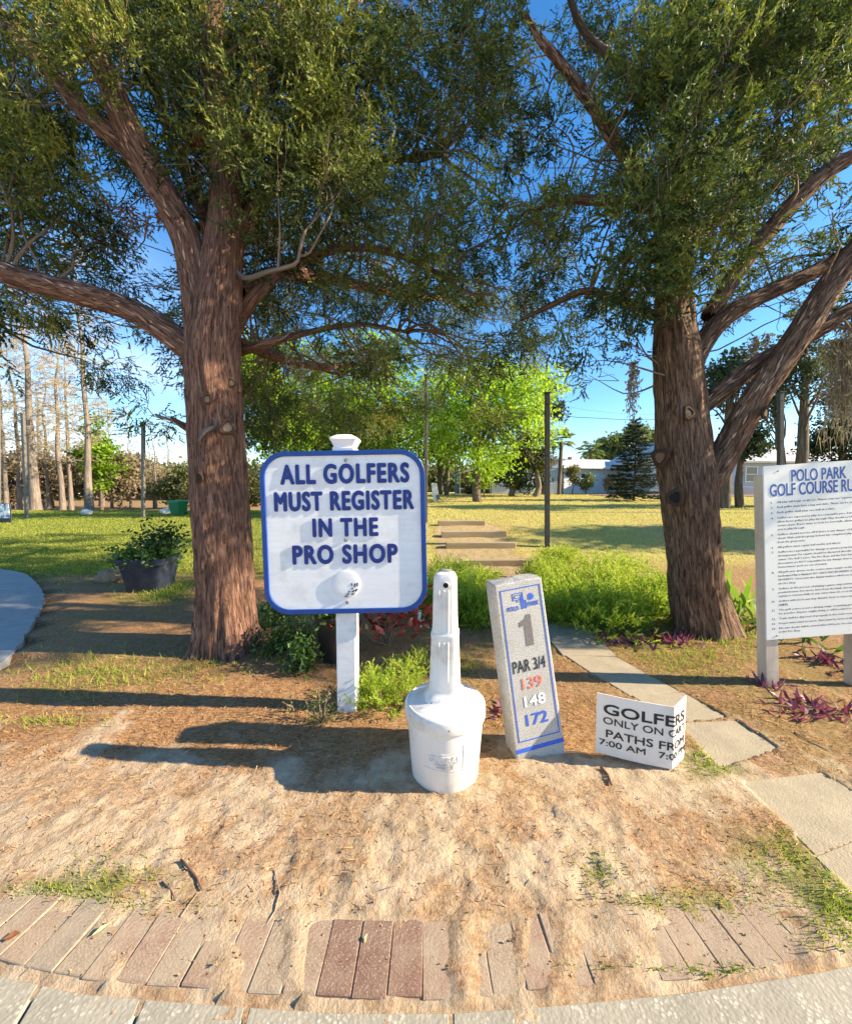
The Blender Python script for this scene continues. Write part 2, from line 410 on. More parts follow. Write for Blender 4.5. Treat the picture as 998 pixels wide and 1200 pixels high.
def text(body, w, h_, loc, mat, parent, name='lettering', depth=.0015, bold=0.0, rot=None, spacing=1.0, align=None):
    me = text_me(body, w, h_, depth, bold, spacing)
    if align == 'L':
        co = np.empty(len(me.vertices) * 3); me.vertices.foreach_get('co', co); co = co.reshape(-1, 3); co[:, 0] -= co[:, 0].min(); me.vertices.foreach_set('co', co.ravel())
    M = Matrix.Translation(loc)
    if rot is not None: M = M @ rot
    me.transform(M); me.materials.append(mat)
    return link(name, me, parent)

# numpy triangle soup: foliage, needles, grass
def soup(name, tris, tint, mat, parent=None, world=True):
    tris = np.asarray(tris, np.float32).reshape(-1, 3, 3); n = len(tris)
    me = bpy.data.meshes.new(name)
    me.vertices.add(n * 3); me.loops.add(n * 3); me.polygons.add(n)
    me.vertices.foreach_set('co', tris.ravel()); me.loops.foreach_set('vertex_index', np.arange(n * 3, dtype=np.int32))
    me.polygons.foreach_set('loop_start', np.arange(0, n * 3, 3, dtype=np.int32))
    a = me.attributes.new('tint', 'FLOAT', 'POINT'); a.data.foreach_set('value', np.repeat(np.asarray(tint, np.float32), 3))
    me.update(); me.materials.append(mat)
    return link(name, me, parent, world)
def unit(v): return v / np.maximum(np.linalg.norm(v, axis=-1, keepdims=True), 1e-9)
def place(tpls, pos, dirs, scale, tint, rng=RNG, tj=.12):
    pos = np.asarray(pos); N = len(pos); dirs = unit(np.asarray(dirs)); scale = np.broadcast_to(scale, (N,)); tint = np.broadcast_to(tint, (N,))
    a = unit(np.cross(dirs, rng.normal(size=(N, 3)))); b = np.cross(dirs, a)
    pick = rng.integers(0, len(tpls), N); T = []; C = []
    for k, tp in enumerate(tpls):
        m = pick == k
        if not m.any(): continue
        B = np.stack([a[m], b[m], dirs[m]], 1)                      # rows: local axes
        v = np.einsum('tvc,ncd->ntvd', tp, B) * scale[m][:, None, None, None] + pos[m][:, None, None, :]
        T.append(v.reshape(-1, 3, 3)); C.append(np.repeat(tint[m], len(tp)) + rng.normal(0, tj, m.sum() * len(tp)))
    return np.concatenate(T), np.clip(np.concatenate(C), 0, 1)
def tpl_needle(rng, n=14, L=.16, l=.05, w=.010, spread=.9):
    t = []
    for i in range(n):
        f = (i + .3) / n; ph = rng.uniform(0, 6.28); b = np.array([rng.normal(0, .006), rng.normal(0, .006), f * L])
        o = np.array([math.cos(ph), math.sin(ph), 0]); d = unit(o * spread + np.array([0, 0, 1.0]) * rng.uniform(.5, 1.2))
        s_ = unit(np.cross(d, rng.normal(size=3))) * w / 2; ll = l * (1.15 - .6 * f) * rng.uniform(.7, 1.2)
        t.append([b - s_, b + s_, b + d * ll])
    return np.array(t)
def tpl_leaves(rng, n=6, r=.5, l=.5, w=.3):
    t = []
    for i in range(n):
        b = rng.normal(0, r * .5, 3); d = unit(rng.normal(size=3)); s_ = unit(np.cross(d, rng.normal(size=3))) * w / 2
        t += [[b, b + d * l * .5 + s_, b + d * l], [b, b + d * l, b + d * l * .5 - s_]]
    return np.array(t)
def tpl_blade(rng, bend=.3):                                        # strap leaf: folded, bending
    p0 = np.zeros(3); k = rng.uniform(.7, 1.2) * bend; w = .5
    pts = [np.array([k * f * f, 0, f]) for f in (0, .35, .7, 1)]; ws = [.35 * w, w, .7 * w, 0]
    t = []
    for i in range(3):
        a0, a1 = pts[i], pts[i + 1]; s0, s1 = np.array([0, ws[i] / 2, 0]), np.array([0, ws[i + 1] / 2, 0])
        t.append([a0 - s0, a0 + s0, a1 + s1])
        if i < 2: t.append([a0 - s0, a1 + s1, a1 - s1])
    return np.array(t)

# ------------------------------------------------------------------ limbs with bark relief
def catmull(pts, rads, step):
    pts = np.array([tuple(p) for p in pts], float); rads = np.array(rads, float)
    e = np.vstack([2 * pts[0] - pts[1], pts, 2 * pts[-1] - pts[-2]]); er = np.concatenate([[rads[0]], rads, [rads[-1]]])
    O, Q = [], []
    for i in range(1, len(e) - 2):
        L = np.linalg.norm(e[i + 1] - e[i]); n = max(1, int(L / step))
        for k in range(n):
            t = k / n
            O.append(.5 * ((2 * e[i]) + (e[i + 1] - e[i - 1]) * t + (2 * e[i - 1] - 5 * e[i] + 4 * e[i + 1] - e[i + 2]) * t ** 2 + (3 * e[i] - e[i - 1] - 3 * e[i + 1] + e[i + 2]) * t ** 3))
            Q.append(er[i] * (1 - t) + er[i + 1] * t)
    O.append(e[-2]); Q.append(er[-2]); return np.array(O), np.array(Q)
def limb(name, pts, rads, mat, parent, sides=24, step=.05, amp=.10, seed=0, flare=0):
    O, Q = catmull(pts, rads, step); n = len(O); d = unit(np.gradient(O, axis=0)); V = []; UV = []; s = 0; prev = None
    for i in range(n):
        if i: s += np.linalg.norm(O[i] - O[i - 1])
        if prev is None: a = unit(np.cross(d[i], np.array([.1, 1, .05])))
        else: a = unit(prev - d[i] * prev.dot(d[i]))
        prev = a; b = np.cross(d[i], a)
        for k in range(sides + 1):
            t = 2 * math.pi * (k % sides) / sides; c, sn = math.cos(t), math.sin(t)
            q = mnoise.noise(Vector((c * 1.3 + seed, sn * 1.3, s * .9))) * .9 + mnoise.noise(Vector((c * 4.5, sn * 4.5 + seed, s * 1.6))) * .8 + mnoise.noise(Vector((c * 10, sn * 10, s * 3 + seed))) * .7 + (mnoise.noise(Vector((c * 22, sn * 22, s * 6 + seed))) * .45 if sides > 60 else 0)
            r = Q[i] * (1 + amp * q)
            if flare: r *= 1 + flare * math.exp(-s / .22) * (.5 + .9 * max(0, math.sin(t * 5 + seed)) + .3 * math.sin(t * 3))
            V.append(O[i] + (a * c + b * sn) * r); UV.append((k / sides * 2 * math.pi * Q[0], s))
    F = []; w = sides + 1
    for i in range(n - 1):
        for k in range(sides): F.append((i * w + k, i * w + k + 1, (i + 1) * w + k + 1, (i + 1) * w + k))
    me = bpy.data.meshes.new(name); me.from_pydata([tuple(v) for v in V], [], F); me.update()
    uvl = me.uv_layers.new(name='UVMap'); li = np.empty(len(me.loops), np.int32); me.loops.foreach_get('vertex_index', li)
    uvl.data.foreach_set('uv', np.array(UV, np.float32)[li].ravel())
    me.polygons.foreach_set('use_smooth', [True] * len(me.polygons)); me.materials.append(mat)
    return link(name, me, parent, True), O, Q
def twigs(name, segs, mat, parent, sides=4):
    """many thin branches joined: segs = list of (points, r0, r1)"""
    V, F, UV = [], [], []
    for pts, r0, r1 in segs:
        pts = np.array([tuple(p) for p in pts], float); n = len(pts); d = unit(np.gradient(pts, axis=0)); base = len(V); s = 0
        a = unit(np.cross(d[0], np.array([.3, .2, .93])))
        for i in range(n):
            if i: s += np.linalg.norm(pts[i] - pts[i - 1])
            a = unit(a - d[i] * a.dot(d[i])); b = np.cross(d[i], a); r = r0 + (r1 - r0) * i / (n - 1)
            for k in range(sides):
                t = 2 * math.pi * k / sides; V.append(pts[i] + (a * math.cos(t) + b * math.sin(t)) * r); UV.append((k * .02, s))
        for i in range(n - 1):
            for k in range(sides):
                k2 = (k + 1) % sides; F.append((base + i * sides + k, base + i * sides + k2, base + (i + 1) * sides + k2, base + (i + 1) * sides + k))
    me = bpy.data.meshes.new(name); me.from_pydata([tuple(v) for v in V], [], F); me.update()
    uvl = me.uv_layers.new(name='UVMap'); li = np.empty(len(me.loops), np.int32); me.loops.foreach_get('vertex_index', li)
    uvl.data.foreach_set('uv', np.array(UV, np.float32)[li].ravel()); me.polygons.foreach_set('use_smooth', [True] * len(me.polygons))
    me.materials.append(mat); o = link(name, me, parent, True); o['kind'] = 'stuff'; return o
def wiggle(a, b, n=5, amp=.08, sag=0.0, rng=RNG):
    a, b = np.array(a, float), np.array(b, float); L = np.linalg.norm(b - a); out = []
    w1, w2, w3 = rng.normal(0, .35, 3), rng.normal(0, .22, 3), rng.normal(0, .16, 3); n = int(n * 1.5)
    for i in range(n + 1):
        t = i / n; p = a * (1 - t) + b * t + amp * L * (w1 * math.sin(math.pi * t) + w2 * math.sin(2 * math.pi * t) + w3 * math.sin(3 * math.pi * t))
        p[2] += sag * L * 4 * t * (1 - t); out.append(p)
    return out

def proj(x, y, z):
    y_ = y * math.cos(PITCH) - (z - CAMH) * math.sin(PITCH); z_ = y * math.sin(PITCH) + (z - CAMH) * math.cos(PITCH)
    return 499 + FPX * x / y_, 600 - FPX * z_ / y_

# ================================================================== GROUND
near_edge = [G(*p) for p in ((-330, 1012), (-140, 1075), (0, 1128), (100, 1150), (260, 1163), (400, 1172), (525, 1172), (640, 1164), (800, 1149), (950, 1126), (1100, 1096), (1300, 1050))]
ne = np.array([(p.x, p.y) for p in near_edge])
def edge_y(x): return np.interp(x, ne[:, 0], ne[:, 1])
slabs_px = [[(873, 918), (961, 908), (1052, 962), (956, 1001)], [(796, 849), (862, 847), (908, 878), (844, 901)],
            [(742, 816), (800, 813), (850, 842), (790, 847)], [(698, 791), (752, 789), (793, 811), (737, 815)],
            [(664, 769), (722, 771), (750, 787), (695, 790)], [(646, 751), (702, 752), (720, 769), (660, 768)],
            [(634, 731), (684, 735), (702, 750), (643, 750)], [(960, 1006), (1056, 966), (1180, 1010), (1040, 1085)]]
slab_xy = [[(G(*p).x, G(*p).y) for p in s] for s in slabs_px]
slab_xy = [[(sum(q[0] for q in s) / 4 + (p[0] - sum(q[0] for q in s) / 4) * 1.07, sum(q[1] for q in s) / 4 + (p[1] - sum(q[1] for q in s) / 4) * 1.07) for p in s] for s in slab_xy]
left_path_px = [(-700, 668), (-200, 664), (0, 667), (28, 672), (45, 686), (52, 702), (42, 724), (28, 748), (4, 776), (-60, 815), (-160, 880), (-330, 980), (-900, 1000)]
lp0 = [(G(*p).x, G(*p).y) for p in left_path_px]; lp_s, _ = catmull([(a, b, 0) for a, b in lp0[2:11]], [1] * 9, .10)
lp = lp0[:2] + [(float(q[0]) + .012 * math.sin(i * 1.7), float(q[1]) + .012 * math.sin(i * 2.3)) for i, q in enumerate(lp_s)] + lp0[11:]
def inpoly(x, y, poly):
    r = np.zeros(np.shape(x), bool); n = len(poly)
    for i in range(n):
        x1, y1 = poly[i]; x2, y2 = poly[(i + 1) % n]
        c = ((y1 > y) != (y2 > y)) & (x < (x2 - x1) * (y - y1) / (y2 - y1 + 1e-12) + x1); r ^= c
    return r
gx = np.concatenate([-np.geomspace(2.9, 220, 50)[::-1], np.linspace(-2.85, 3.0, 300), np.geomspace(3.06, 220, 50)])
gy = np.concatenate([np.linspace(-6, .95, 12), np.concatenate([np.arange(.97, 1.7, .0115), np.geomspace(1.71, 3.3, 75)]), np.geomspace(3.33, 12, 75), np.geomspace(12.2, 400, 50)])
GX, GY = np.meshgrid(gx, gy)
fine = 1 - sstep(5, 9, GY)
# masks of what lies on the ground
e = GY - edge_y(GX)
border = (e > -.02) & (e < .225) & (np.abs(GX) < 1.7)
wig = fbm(GX * 2.3, GY * 2.3, 4, 5)
sand = 1 - sstep(1.75, 2.15, GY + (wig - .5) * 1.3 - .10 * np.abs(GX))
sand = np.clip(sand * (0.42 + 1.0 * sstep(.40, .58, fbm(GX * 5, GY * 5, 4, 9))) * (1 - .45 * sstep(.5, 1.6, GX)), 0, 1)
side = sstep(-4.5, 0.2, GX)
lawn = sstep(6.6, 8.6, GY + (wig - .5) * 2.2)
lawn_left = sstep(6.0, 7.6, GY + (wig - .5) * 1.6) * (1 - side)
dry = np.clip(lawn * side, 0, 1); lawn_left = lawn_left * (1 - .8 * sstep(29.5, 32, GY))
lawnc = np.clip(lawn_left, 0, 1)
micro = (fbm(GX * 4, GY * 4, 3, 1) - .5) * .014 + (fbm(GX * 17, GY * 17, 2, 41) - .5) * .009 + (fbm(GX * 34, GY * 34, 3, 2) - .5) * .012
ridge = 1 - np.abs(2 * fbm(GX * 11, GY * 7, 3, 4) - 1) * 2
rough_zone = sstep(.4, .65, fbm(GX * 1.6, GY * 1.6, 3, 8)) * sand
micro = micro + rough_zone * np.clip(ridge, 0, 1) * .009 + rough_zone * (fbm(GX * 45, GY * 45, 2, 52) - .5) * .012
for (fx, fy, fa) in [(px, py, a) for px, py, a in ((620, 1065, .3), (690, 1040, -.5), (560, 1020, .9), (450, 1000, .2), (380, 1060, -.3), (740, 1095, .5), (860, 990, 1.2), (640, 960, 0), (250, 960, .4), (820, 1040, .8), (520, 1060, -.8), (330, 1010, .1))]:
    g = G(fx, fy); dx = GX - g.x; dy = GY - g.y; u_ = dx * math.cos(fa) + dy * math.sin(fa); v_ = -dx * math.sin(fa) + dy * math.cos(fa)
    d2 = (u_ / .055) ** 2 + (v_ / .13) ** 2
    tread = .004 * np.sin(v_ * 300)
    micro = np.where(d2 < 2.2, micro * .6 + (-.006 + tread * .5) * (d2 < 1) + .005 * np.exp(-((d2 - 1.3) / .35) ** 2), micro)
micro = micro * fine + (1 - fine) * (fbm(GX * 1.2, GY * 1.2, 3, 3) - .5) * .06
zone_b = np.zeros_like(GX)
BX, _ = proj(GX, GY, 0 * GX) if False else (499 + FPX * GX / (GY * math.cos(PITCH) + CAMH * math.sin(PITCH)), 0)
bury = np.zeros_like(GX)
for c, w_, s_ in ((130, 12, .5), (262, 22, .7), (345, 16, 1.0), (543, 18, 1.1), (612, 10, .5), (660, 22, 1.0), (735, 32, 1.15), (975, 40, 1.3), (20, 10, .2)):
    bury = np.maximum(bury, s_ * np.exp(-((BX - c) / w_) ** 2))
bury = bury + (fbm(GX * 14, GY * 14, 3, 21) - .5) * 1.0
topd = np.clip((e - .10) / .12, 0, 1)
bh = -.0045 + .018 * np.clip(bury * .9 + .42 * topd ** 2, 0, 1.2) + (fbm(GX * 40, GY * 40, 2, 6) - .5) * .005
Z = H(GX, GY) + micro
Z = np.where(border, H(GX, GY) + bh, Z)
mound = .03 * sstep(.2, .55, e) * (1 - sstep(1.2, 2.0, e)) * (np.abs(GX) < 3)
Z = Z + mound * fbm(GX * 1.5, GY * 1.5, 2, 14)
for s in slab_xy:
    cx = sum(p[0] for p in s) / 4; cy = sum(p[1] for p in s) / 4
    grow = [(cx + (p[0] - cx) * .96, cy + (p[1] - cy) * .96) for p in s]
    Z = np.where(inpoly(GX, GY, grow), np.minimum(Z, -.016 + (fbm(GX * 6, GY * 6, 3, 31) - .5) * .03), Z)
Z = np.where(inpoly(GX, GY, lp), -.08, Z)
Z = np.where(e < -.006, -.0195 + .010 * fbm(GX * 18, GY * 18, 3, 71), Z); Z = np.where(e < -.06, -.08, Z)
V = np.stack([GX, GY, Z], -1).reshape(-1, 3)
ny, nx = GX.shape; idx = np.arange(nx * ny).reshape(ny, nx)
Fq = np.stack([idx[:-1, :-1], idx[:-1, 1:], idx[1:, 1:], idx[1:, :-1]], -1).reshape(-1, 4)
me = bpy.data.meshes.new('ground'); me.vertices.add(len(V)); me.vertices.foreach_set('co', V.ravel())
me.loops.add(Fq.size); me.loops.foreach_set('vertex_index', Fq.ravel().astype(np.int32)); me.polygons.add(len(Fq))
me.polygons.foreach_set('loop_start', np.arange(0, Fq.size, 4, dtype=np.int32)); me.polygons.foreach_set('use_smooth', [True] * len(Fq))
zc = np.ones((len(V), 4), np.float32)
green = np.zeros_like(GX)
for px, py, rx, ry, a in ((130, 1040, 70, 16, .8), (60, 1040, 50, 10, .8), (920, 1010, 60, 30, .8), (860, 1060, 90, 18, .6), (980, 1060, 50, 50, .9), (835, 905, 40, 14, .6), (110, 790, 110, 22, .6), (700, 1020, 30, 14, .4), (800, 760, 60, 20, .6), (200, 690, 40, 20, .8), (700, 690, 120, 50, .7), (520, 690, 60, 40, .7)):
    g = G(px, py); g2 = G(px + rx, py); g3 = G(px, py - ry)
    green = np.maximum(green, a * np.exp(-((GX - g.x) / (g2.x - g.x)) ** 2 - ((GY - g.y) / (g3.y - g.y)) ** 2))
steps_dirt = sstep(.1, .35, GX) * (1 - sstep(1.9, 2.3, GX)) * sstep(6.5, 7, GY) * (1 - sstep(10.6, 11.3, GY)); dry = dry * (1 - .85 * steps_dirt)
zc[:, 0] = np.maximum(sand, .5 * steps_dirt).ravel(); zc[:, 1] = np.maximum(lawnc, green * (fbm(GX * 8, GY * 8, 3, 12) > .42)).ravel(); zc[:, 2] = dry.ravel()
ca = me.color_attributes.new('zone', 'FLOAT_COLOR', 'POINT'); ca.data.foreach_set('color', zc.ravel()); me.update()
def ground_mat():
    m, nt, out = new_mat('sandy_ground_with_needles_and_lawn'); ob = n_obj(nt)
    z = nt.nodes.new('ShaderNodeAttribute'); z.attribute_name = 'zone'; sp = nt.nodes.new('ShaderNodeSeparateColor'); lk(nt, z.outputs['Color'], sp.inputs[0])
    fineN = n_noise(nt, ob, 60, 6, .7); mid = n_noise(nt, ob, 9, 8, .68); big = n_noise(nt, ob, 1.6, 5, .6)
    sandc = n_ramp(nt, mid, [(.30, (.28, .19, .115)), (.45, (.45, .33, .22)), (.60, (.54, .415, .285)), (.78, (.63, .50, .355))])
    st = nt.nodes.new('ShaderNodeMapping'); st.inputs['Scale'].default_value = (18, 60, 20); st.inputs['Rotation'].default_value = (0, 0, .6); lk(nt, ob, st.inputs['Vector'])
    fib = n_noise(nt, st.outputs[0], 1.4, 6, .75)
    mul = n_ramp(nt, fib, [(.28, (.075, .042, .024)), (.44, (.26, .14, .07)), (.58, (.43, .25, .125)), (.74, (.56, .38, .22))])
    mul = n_mix(nt, n_math(nt, 'MULTIPLY', n_ramp(nt, mid, [(.52, (0, 0, 0)), (.66, (1, 1, 1))]), .45), mul, (.46, .33, .22))
    grn = n_ramp(nt, n_noise(nt, ob, 22, 6, .7), [(.28, (.06, .09, .02)), (.5, (.16, .19, .035)), (.72, (.32, .30, .08))])
    gd = n_ramp(nt, n_noise(nt, ob, 5.5, 8, .72), [(.28, (.28, .19, .09)), (.46, (.46, .34, .15)), (.60, (.50, .42, .16)), (.76, (.58, .47, .24))])
    gd = n_mix(nt, n_math(nt, 'MULTIPLY', n_ramp(nt, n_noise(nt, ob, .35, 4), [(.34, (0, 0, 0)), (.56, (1, 1, 1))]), .7), gd, (.40, .39, .10))
    lf = n_ramp(nt, mid, [(.35, (.6, .6, .6)), (.6, (1, 1, 1))])
    sm = n_ramp(nt, n_math(nt, 'ADD', sp.outputs[0], n_math(nt, 'MULTIPLY', n_math(nt, 'SUBTRACT', n_noise(nt, ob, 26, 8, .75), .5), 1.5)), [(.10, (0, 0, 0)), (.70, (1, 1, 1))])
    c = n_mix(nt, sm, mul, sandc)
    c = n_mix(nt, sp.outputs[1], c, grn); c = n_mix(nt, sp.outputs[2], c, gd)
    c = n_mix(nt, .35, c, n_ramp(nt, fineN, [(.3, (.5, .5, .5)), (.62, (1, 1, 1))]), 'MULTIPLY')
    hh = n_math(nt, 'ADD', fineN, n_math(nt, 'MULTIPLY', n_noise(nt, ob, 22, 6, .7), 1.6))
    n_prin(nt, out, c, .93, n_bump(nt, hh, .75, .012), .1); return m
me.materials.append(ground_mat()); o = link('ground', me); tag(o, kind='structure')
def Zg(x, y): return float(H(x, y))

# ---- the curved aggregate path at the very front, cut by joints into slabs
path = bpy.data.objects.new('cart_path', None); COL.objects.link(path); tag(path, kind='structure')
jx = [-2.4, -1.86] + [G(px, py).x for px, py in ((-60, 1100), (52, 1143), (172, 1158), (292, 1169), (528, 1178))] + [1.62, 2.4, 3.2]
lean = {3: -.10, 4: -.06, 5: -.02, 6: 0.0}
for i in range(len(jx) - 1):
    x0, x1 = jx[i] + .004, jx[i + 1] - .004; n = 24
    back = [(x0 + (x1 - x0) * k / n, float(edge_y(x0 + (x1 - x0) * k / n)) - .016) for k in range(n + 1)]
    poly = [(x1 * .55 if abs(x1) < 3.3 else x1, -1.2), ] + back[::-1] + [(x0 * .55, -1.2)]
    MB().prism(poly[::-1], -.11, -.012).build('slab', AGG, path, bevel=.006)
mb = MB().prism(lp[::-1], -.09, .006); o = mb.build('asphalt_path', ASPHALT); tag(o, kind='structure')
# ---- brick edging
edging = bpy.data.objects.new('brick_edging', None); COL.objects.link(edging); tag(edging, kind='structure')
seg = np.linspace(-2.25, 2.35, 2000); sy = edge_y(seg); dl = np.concatenate([[0], np.cumsum(np.hypot(np.diff(seg), np.diff(sy)))])
bmeshes = []
for k, bm_ in enumerate(BRICKS):
    pr = []
    for q in range(2 if k < 3 else 1):
        b_ = MB().box((0, 0, 0), (.1022, .203, .06)); ob_ = b_.build('brick', bm_, bevel=.0025 + .0015 * q); me_ = ob_.data; bpy.data.objects.remove(ob_)
        me_.transform(Matrix.Translation((0, 0, 0))); pr.append(me_)
    bmeshes.append(pr)
s_ = .0; rb = random.Random(3)
while s_ < dl[-1]:
    i = int(np.searchsorted(dl, s_)); x, y = seg[min(i, 1999)], sy[min(i, 1999)]; j = min(i + 60, 1999)
    ang = math.atan2(sy[j] - sy[max(i - 60, 0)], seg[j] - seg[max(i - 60, 0)])
    px, py = proj(x, y, 0)
    k = 4 if 366 < px < 484 else (3 if 15 < px < 50 else (2 if 484 <= px < 530 else rb.choice((0, 0, 1, 1, 2, 0))))
    me_ = rb.choice(bmeshes[k]); b_ = bpy.data.objects.new('brick', me_); COL.objects.link(b_); b_.parent = edging
    off = .108; ang2 = ang * .9 + rb.uniform(-.02, .02)
    b_.location = (x - math.sin(ang2) * off, y + math.cos(ang2) * off + rb.uniform(-.006, .004), -.028 + rb.uniform(-.003, .003) + (.004 if k == 4 else 0))
    b_.rotation_euler = (rb.uniform(-.02, .02), rb.uniform(-.02, .02), ang2)
    s_ += .1045 + rb.uniform(-.001, .002)
# ---- stepping slabs running up the garden
sp_ = bpy.data.objects.new('stepping_slab_path', None); COL.objects.link(sp_); tag(sp_, kind='structure')
for i, s in enumerate(slab_xy):
    o = MB().prism(s[::-1], -.05, .006 + .003 * (i % 2)).build('paving_slab', CONC, sp_, bevel=.006)

# ---- litter on the ground: needles, chips, clods (nobody could count them)
def scatter(n, x0, x1, y0, y1, dens):
    x = RNG.uniform(x0, x1, n); y = RNG.uniform(y0, y1, n); k = RNG.random(n) < dens(x, y); return x[k], y[k]
def gz(x, y):
    ix = np.clip(np.searchsorted(gx, x), 1, len(gx) - 1); iy = np.clip(np.searchsorted(gy, y), 1, len(gy) - 1)
    tx = (x - gx[ix - 1]) / (gx[ix] - gx[ix - 1]); ty = (y - gy[iy - 1]) / (gy[iy] - gy[iy - 1])
    return (Z[iy - 1, ix - 1] * (1 - tx) + Z[iy - 1, ix] * tx) * (1 - ty) + (Z[iy, ix - 1] * (1 - tx) + Z[iy, ix] * tx) * ty
def offslab(x, y):
    m = np.ones(x.shape, bool)
    for s in slab_xy: m &= ~inpoly(x, y, s)
    return m & ~inpoly(x, y, lp) & (y > edge_y(x) + .0)
def needles(name, label, cat, x, y, L, w, mat, tint, flat=.25):
    n = len(x); z = gz(x, y) + RNG.uniform(.001, .010, n); a = RNG.uniform(0, 6.28, n)
    d = np.stack([np.cos(a), np.sin(a), RNG.normal(0, flat, n)], 1); d = unit(d); l = L * RNG.uniform(.4, 1.2, n); wd = w * RNG.uniform(.6, 1.3, n)
    p = np.stack([x, y, z], 1); s_ = np.stack([-np.sin(a), np.cos(a), RNG.normal(0, .3, n)], 1) * wd[:, None] / 2
    A = p - d * l[:, None] / 2; B = p + d * l[:, None] / 2; A[:, 2] = np.maximum(A[:, 2], gz(A[:, 0], A[:, 1])); B[:, 2] = np.maximum(B[:, 2], gz(B[:, 0], B[:, 1]) + .001)
    T = np.stack([np.stack([A - s_, A + s_, B], 1)], 1).reshape(-1, 3, 3)
    o = soup(name, T, np.clip(tint + RNG.normal(0, .2, n), 0, 1), mat, None, False); tag(o, label, cat, kind='stuff'); return o
LITTER = leafm('dry_needle_litter', [(0, (.12, .06, .03)), (.35, (.34, .17, .07)), (.7, (.54, .31, .13)), (1, (.68, .50, .28))], .1, .8, .1)
def dm(x, y): return (.15 + .85 * (fbm(x * 5, y * 5, 4, 9) < .54)) * (.22 + .88 * sstep(1.7, 2.3, y + (fbm(x * 2.3, y * 2.3, 4, 5) - .5) * 1.3))
x, y = scatter(150000, -3.2, 3.6, 1.3, 6.5, lambda x, y: dm(x, y) * np.clip(1.9 / y, 0, 1)); k = offslab(x, y) | (RNG.random(len(x)) < .06)
needles('needle_litter', 'fallen brown needles and leaf bits spread over the mulch', 'leaf litter', x[k], y[k], .045, .0032, LITTER, .5)
x, y = scatter(4500, -2.4, 2.8, 1.1, 4.5, lambda x, y: np.clip(1.7 / y, 0, 1)); k = offslab(x, y)
x, y = x[k], y[k]; tp = [tpl_leaves(np.random.default_rng(i), 3, .3, .9, .6) for i in range(3)]
T, C = place(tp, np.stack([x, y, gz(x, y) + .004], 1), RNG.normal(size=(len(x), 3)), RNG.uniform(.004, .012, len(x)), .5, tj=.25)
o = soup('wood_chips', T, C, LITTER, None, False); tag(o, 'small bark chips and crumbs lying on the sand and mulch', 'wood chips', kind='stuff')

# ---- grass
GRASSDRY = leafm('dry_lawn_blades', [(0, (.26, .24, .07)), (.35, (.46, .42, .13)), (.7, (.58, .47, .20)), (1, (.64, .52, .30))], .35, .6)
GRASSGRN = leafm('green_lawn_blades', [(0, (.09, .14, .02)), (.5, (.27, .31, .045)), (1, (.44, .40, .10))], .4, .55)
def grass(name, label, x, y, hgt, wid, mat, tint):
    n = len(x); z = gz(x, y) - .004; a = RNG.uniform(0, 6.28, n)
    s_ = np.stack([np.cos(a), np.sin(a), 0 * a], 1) * (wid / 2)[:, None]; p = np.stack([x, y, z], 1)
    tip = p + np.stack([RNG.normal(0, .45, n) * hgt, RNG.normal(0, .45, n) * hgt, hgt], 1)
    o = soup(name, np.stack([p - s_, p + s_, tip], 1), np.clip(tint + RNG.normal(0, .18, n), 0, 1), mat, None, False); tag(o, label, 'grass', kind='stuff')
n = 170000; y = 6.5 * (37 / 6.5) ** RNG.random(n); x = RNG.uniform(-1.2, 1.2, n) * y
d_ = sstep(6.6, 8.6, y + (fbm(x * 2.3, y * 2.3, 4, 5) - .5) * 2.2) * sstep(-4.5, .2, x) * (1 - .8 * ((x > .25) & (x < 2.0) & (y < 10.9))); k = (RNG.random(n) < d_ * .8)
grass('dry_lawn_grass', 'short dry yellowish grass of the golf lawn on the right', x[k], y[k], .028 * RNG.uniform(.5, 1.3, k.sum()) * (1 + y[k] * .02), .0028 * y[k], GRASSDRY, .5)
n = 130000; y = 5.6 * (31 / 5.6) ** RNG.random(n); x = RNG.uniform(-1.25, .2, n) * y
d_ = sstep(6.0, 7.6, y + (fbm(x * 2.3, y * 2.3, 4, 5) - .5) * 1.6) * (1 - sstep(-4.5, .2, x)); k = (RNG.random(n) < d_) & ~inpoly(x, y, lp)
grass('green_lawn_grass', 'short green grass of the lawn behind the left tree', x[k], y[k], .035 * RNG.uniform(.5, 1.3, k.sum()) * (1 + y[k] * .02), .0028 * y[k], GRASSGRN, .55)
tx, ty, th = [], [], []
for px, py, rx, ry, c, hh in ((125, 1025, 60, 26, 420, .016), (60, 1045, 50, 8, 300, .015), (150, 1060, 80, 12, 260, .015), (925, 1000, 45, 40, 600, .018), (860, 1050, 90, 26, 500, .014), (985, 1065, 40, 50, 800, .022), (830, 893, 30, 18, 500, .025), (700, 1025, 30, 25, 180, .02), (760, 1060, 50, 12, 150, .02),
                            (60, 850, 60, 8, 200, .04), (110, 790, 100, 22, 900, .045), (230, 785, 60, 15, 300, .04), (190, 690, 35, 14, 1500, .07), (640, 760, 20, 20, 100, .03), (800, 770, 70, 22, 900, .04), (540, 780, 30, 12, 300, .04), (840, 1138, 90, 5, 240, .02), (700, 1135, 60, 6, 60, .012), (480, 1110, 2, 40, 60, .012), (340, 760, 60, 20, 500, .05), (860, 740, 40, 20, 700, .06)):
    for _ in range(c):
        qx, qy = px + random.gauss(0, rx * .55), py + random.gauss(0, ry * .6); g = G(qx, max(qy, 600)); tx.append(g.x); ty.append(g.y); th.append(hh)
tx, ty, th = map(np.array, (tx, ty, th)); k = offslab(tx, ty); tx, ty, th = tx[k], ty[k], th[k]
WEED = leafm('weed_blades', [(0, (.10, .16, .02)), (.5, (.26, .34, .05)), (.8, (.42, .40, .10)), (1, (.50, .38, .16))], .4, .55)
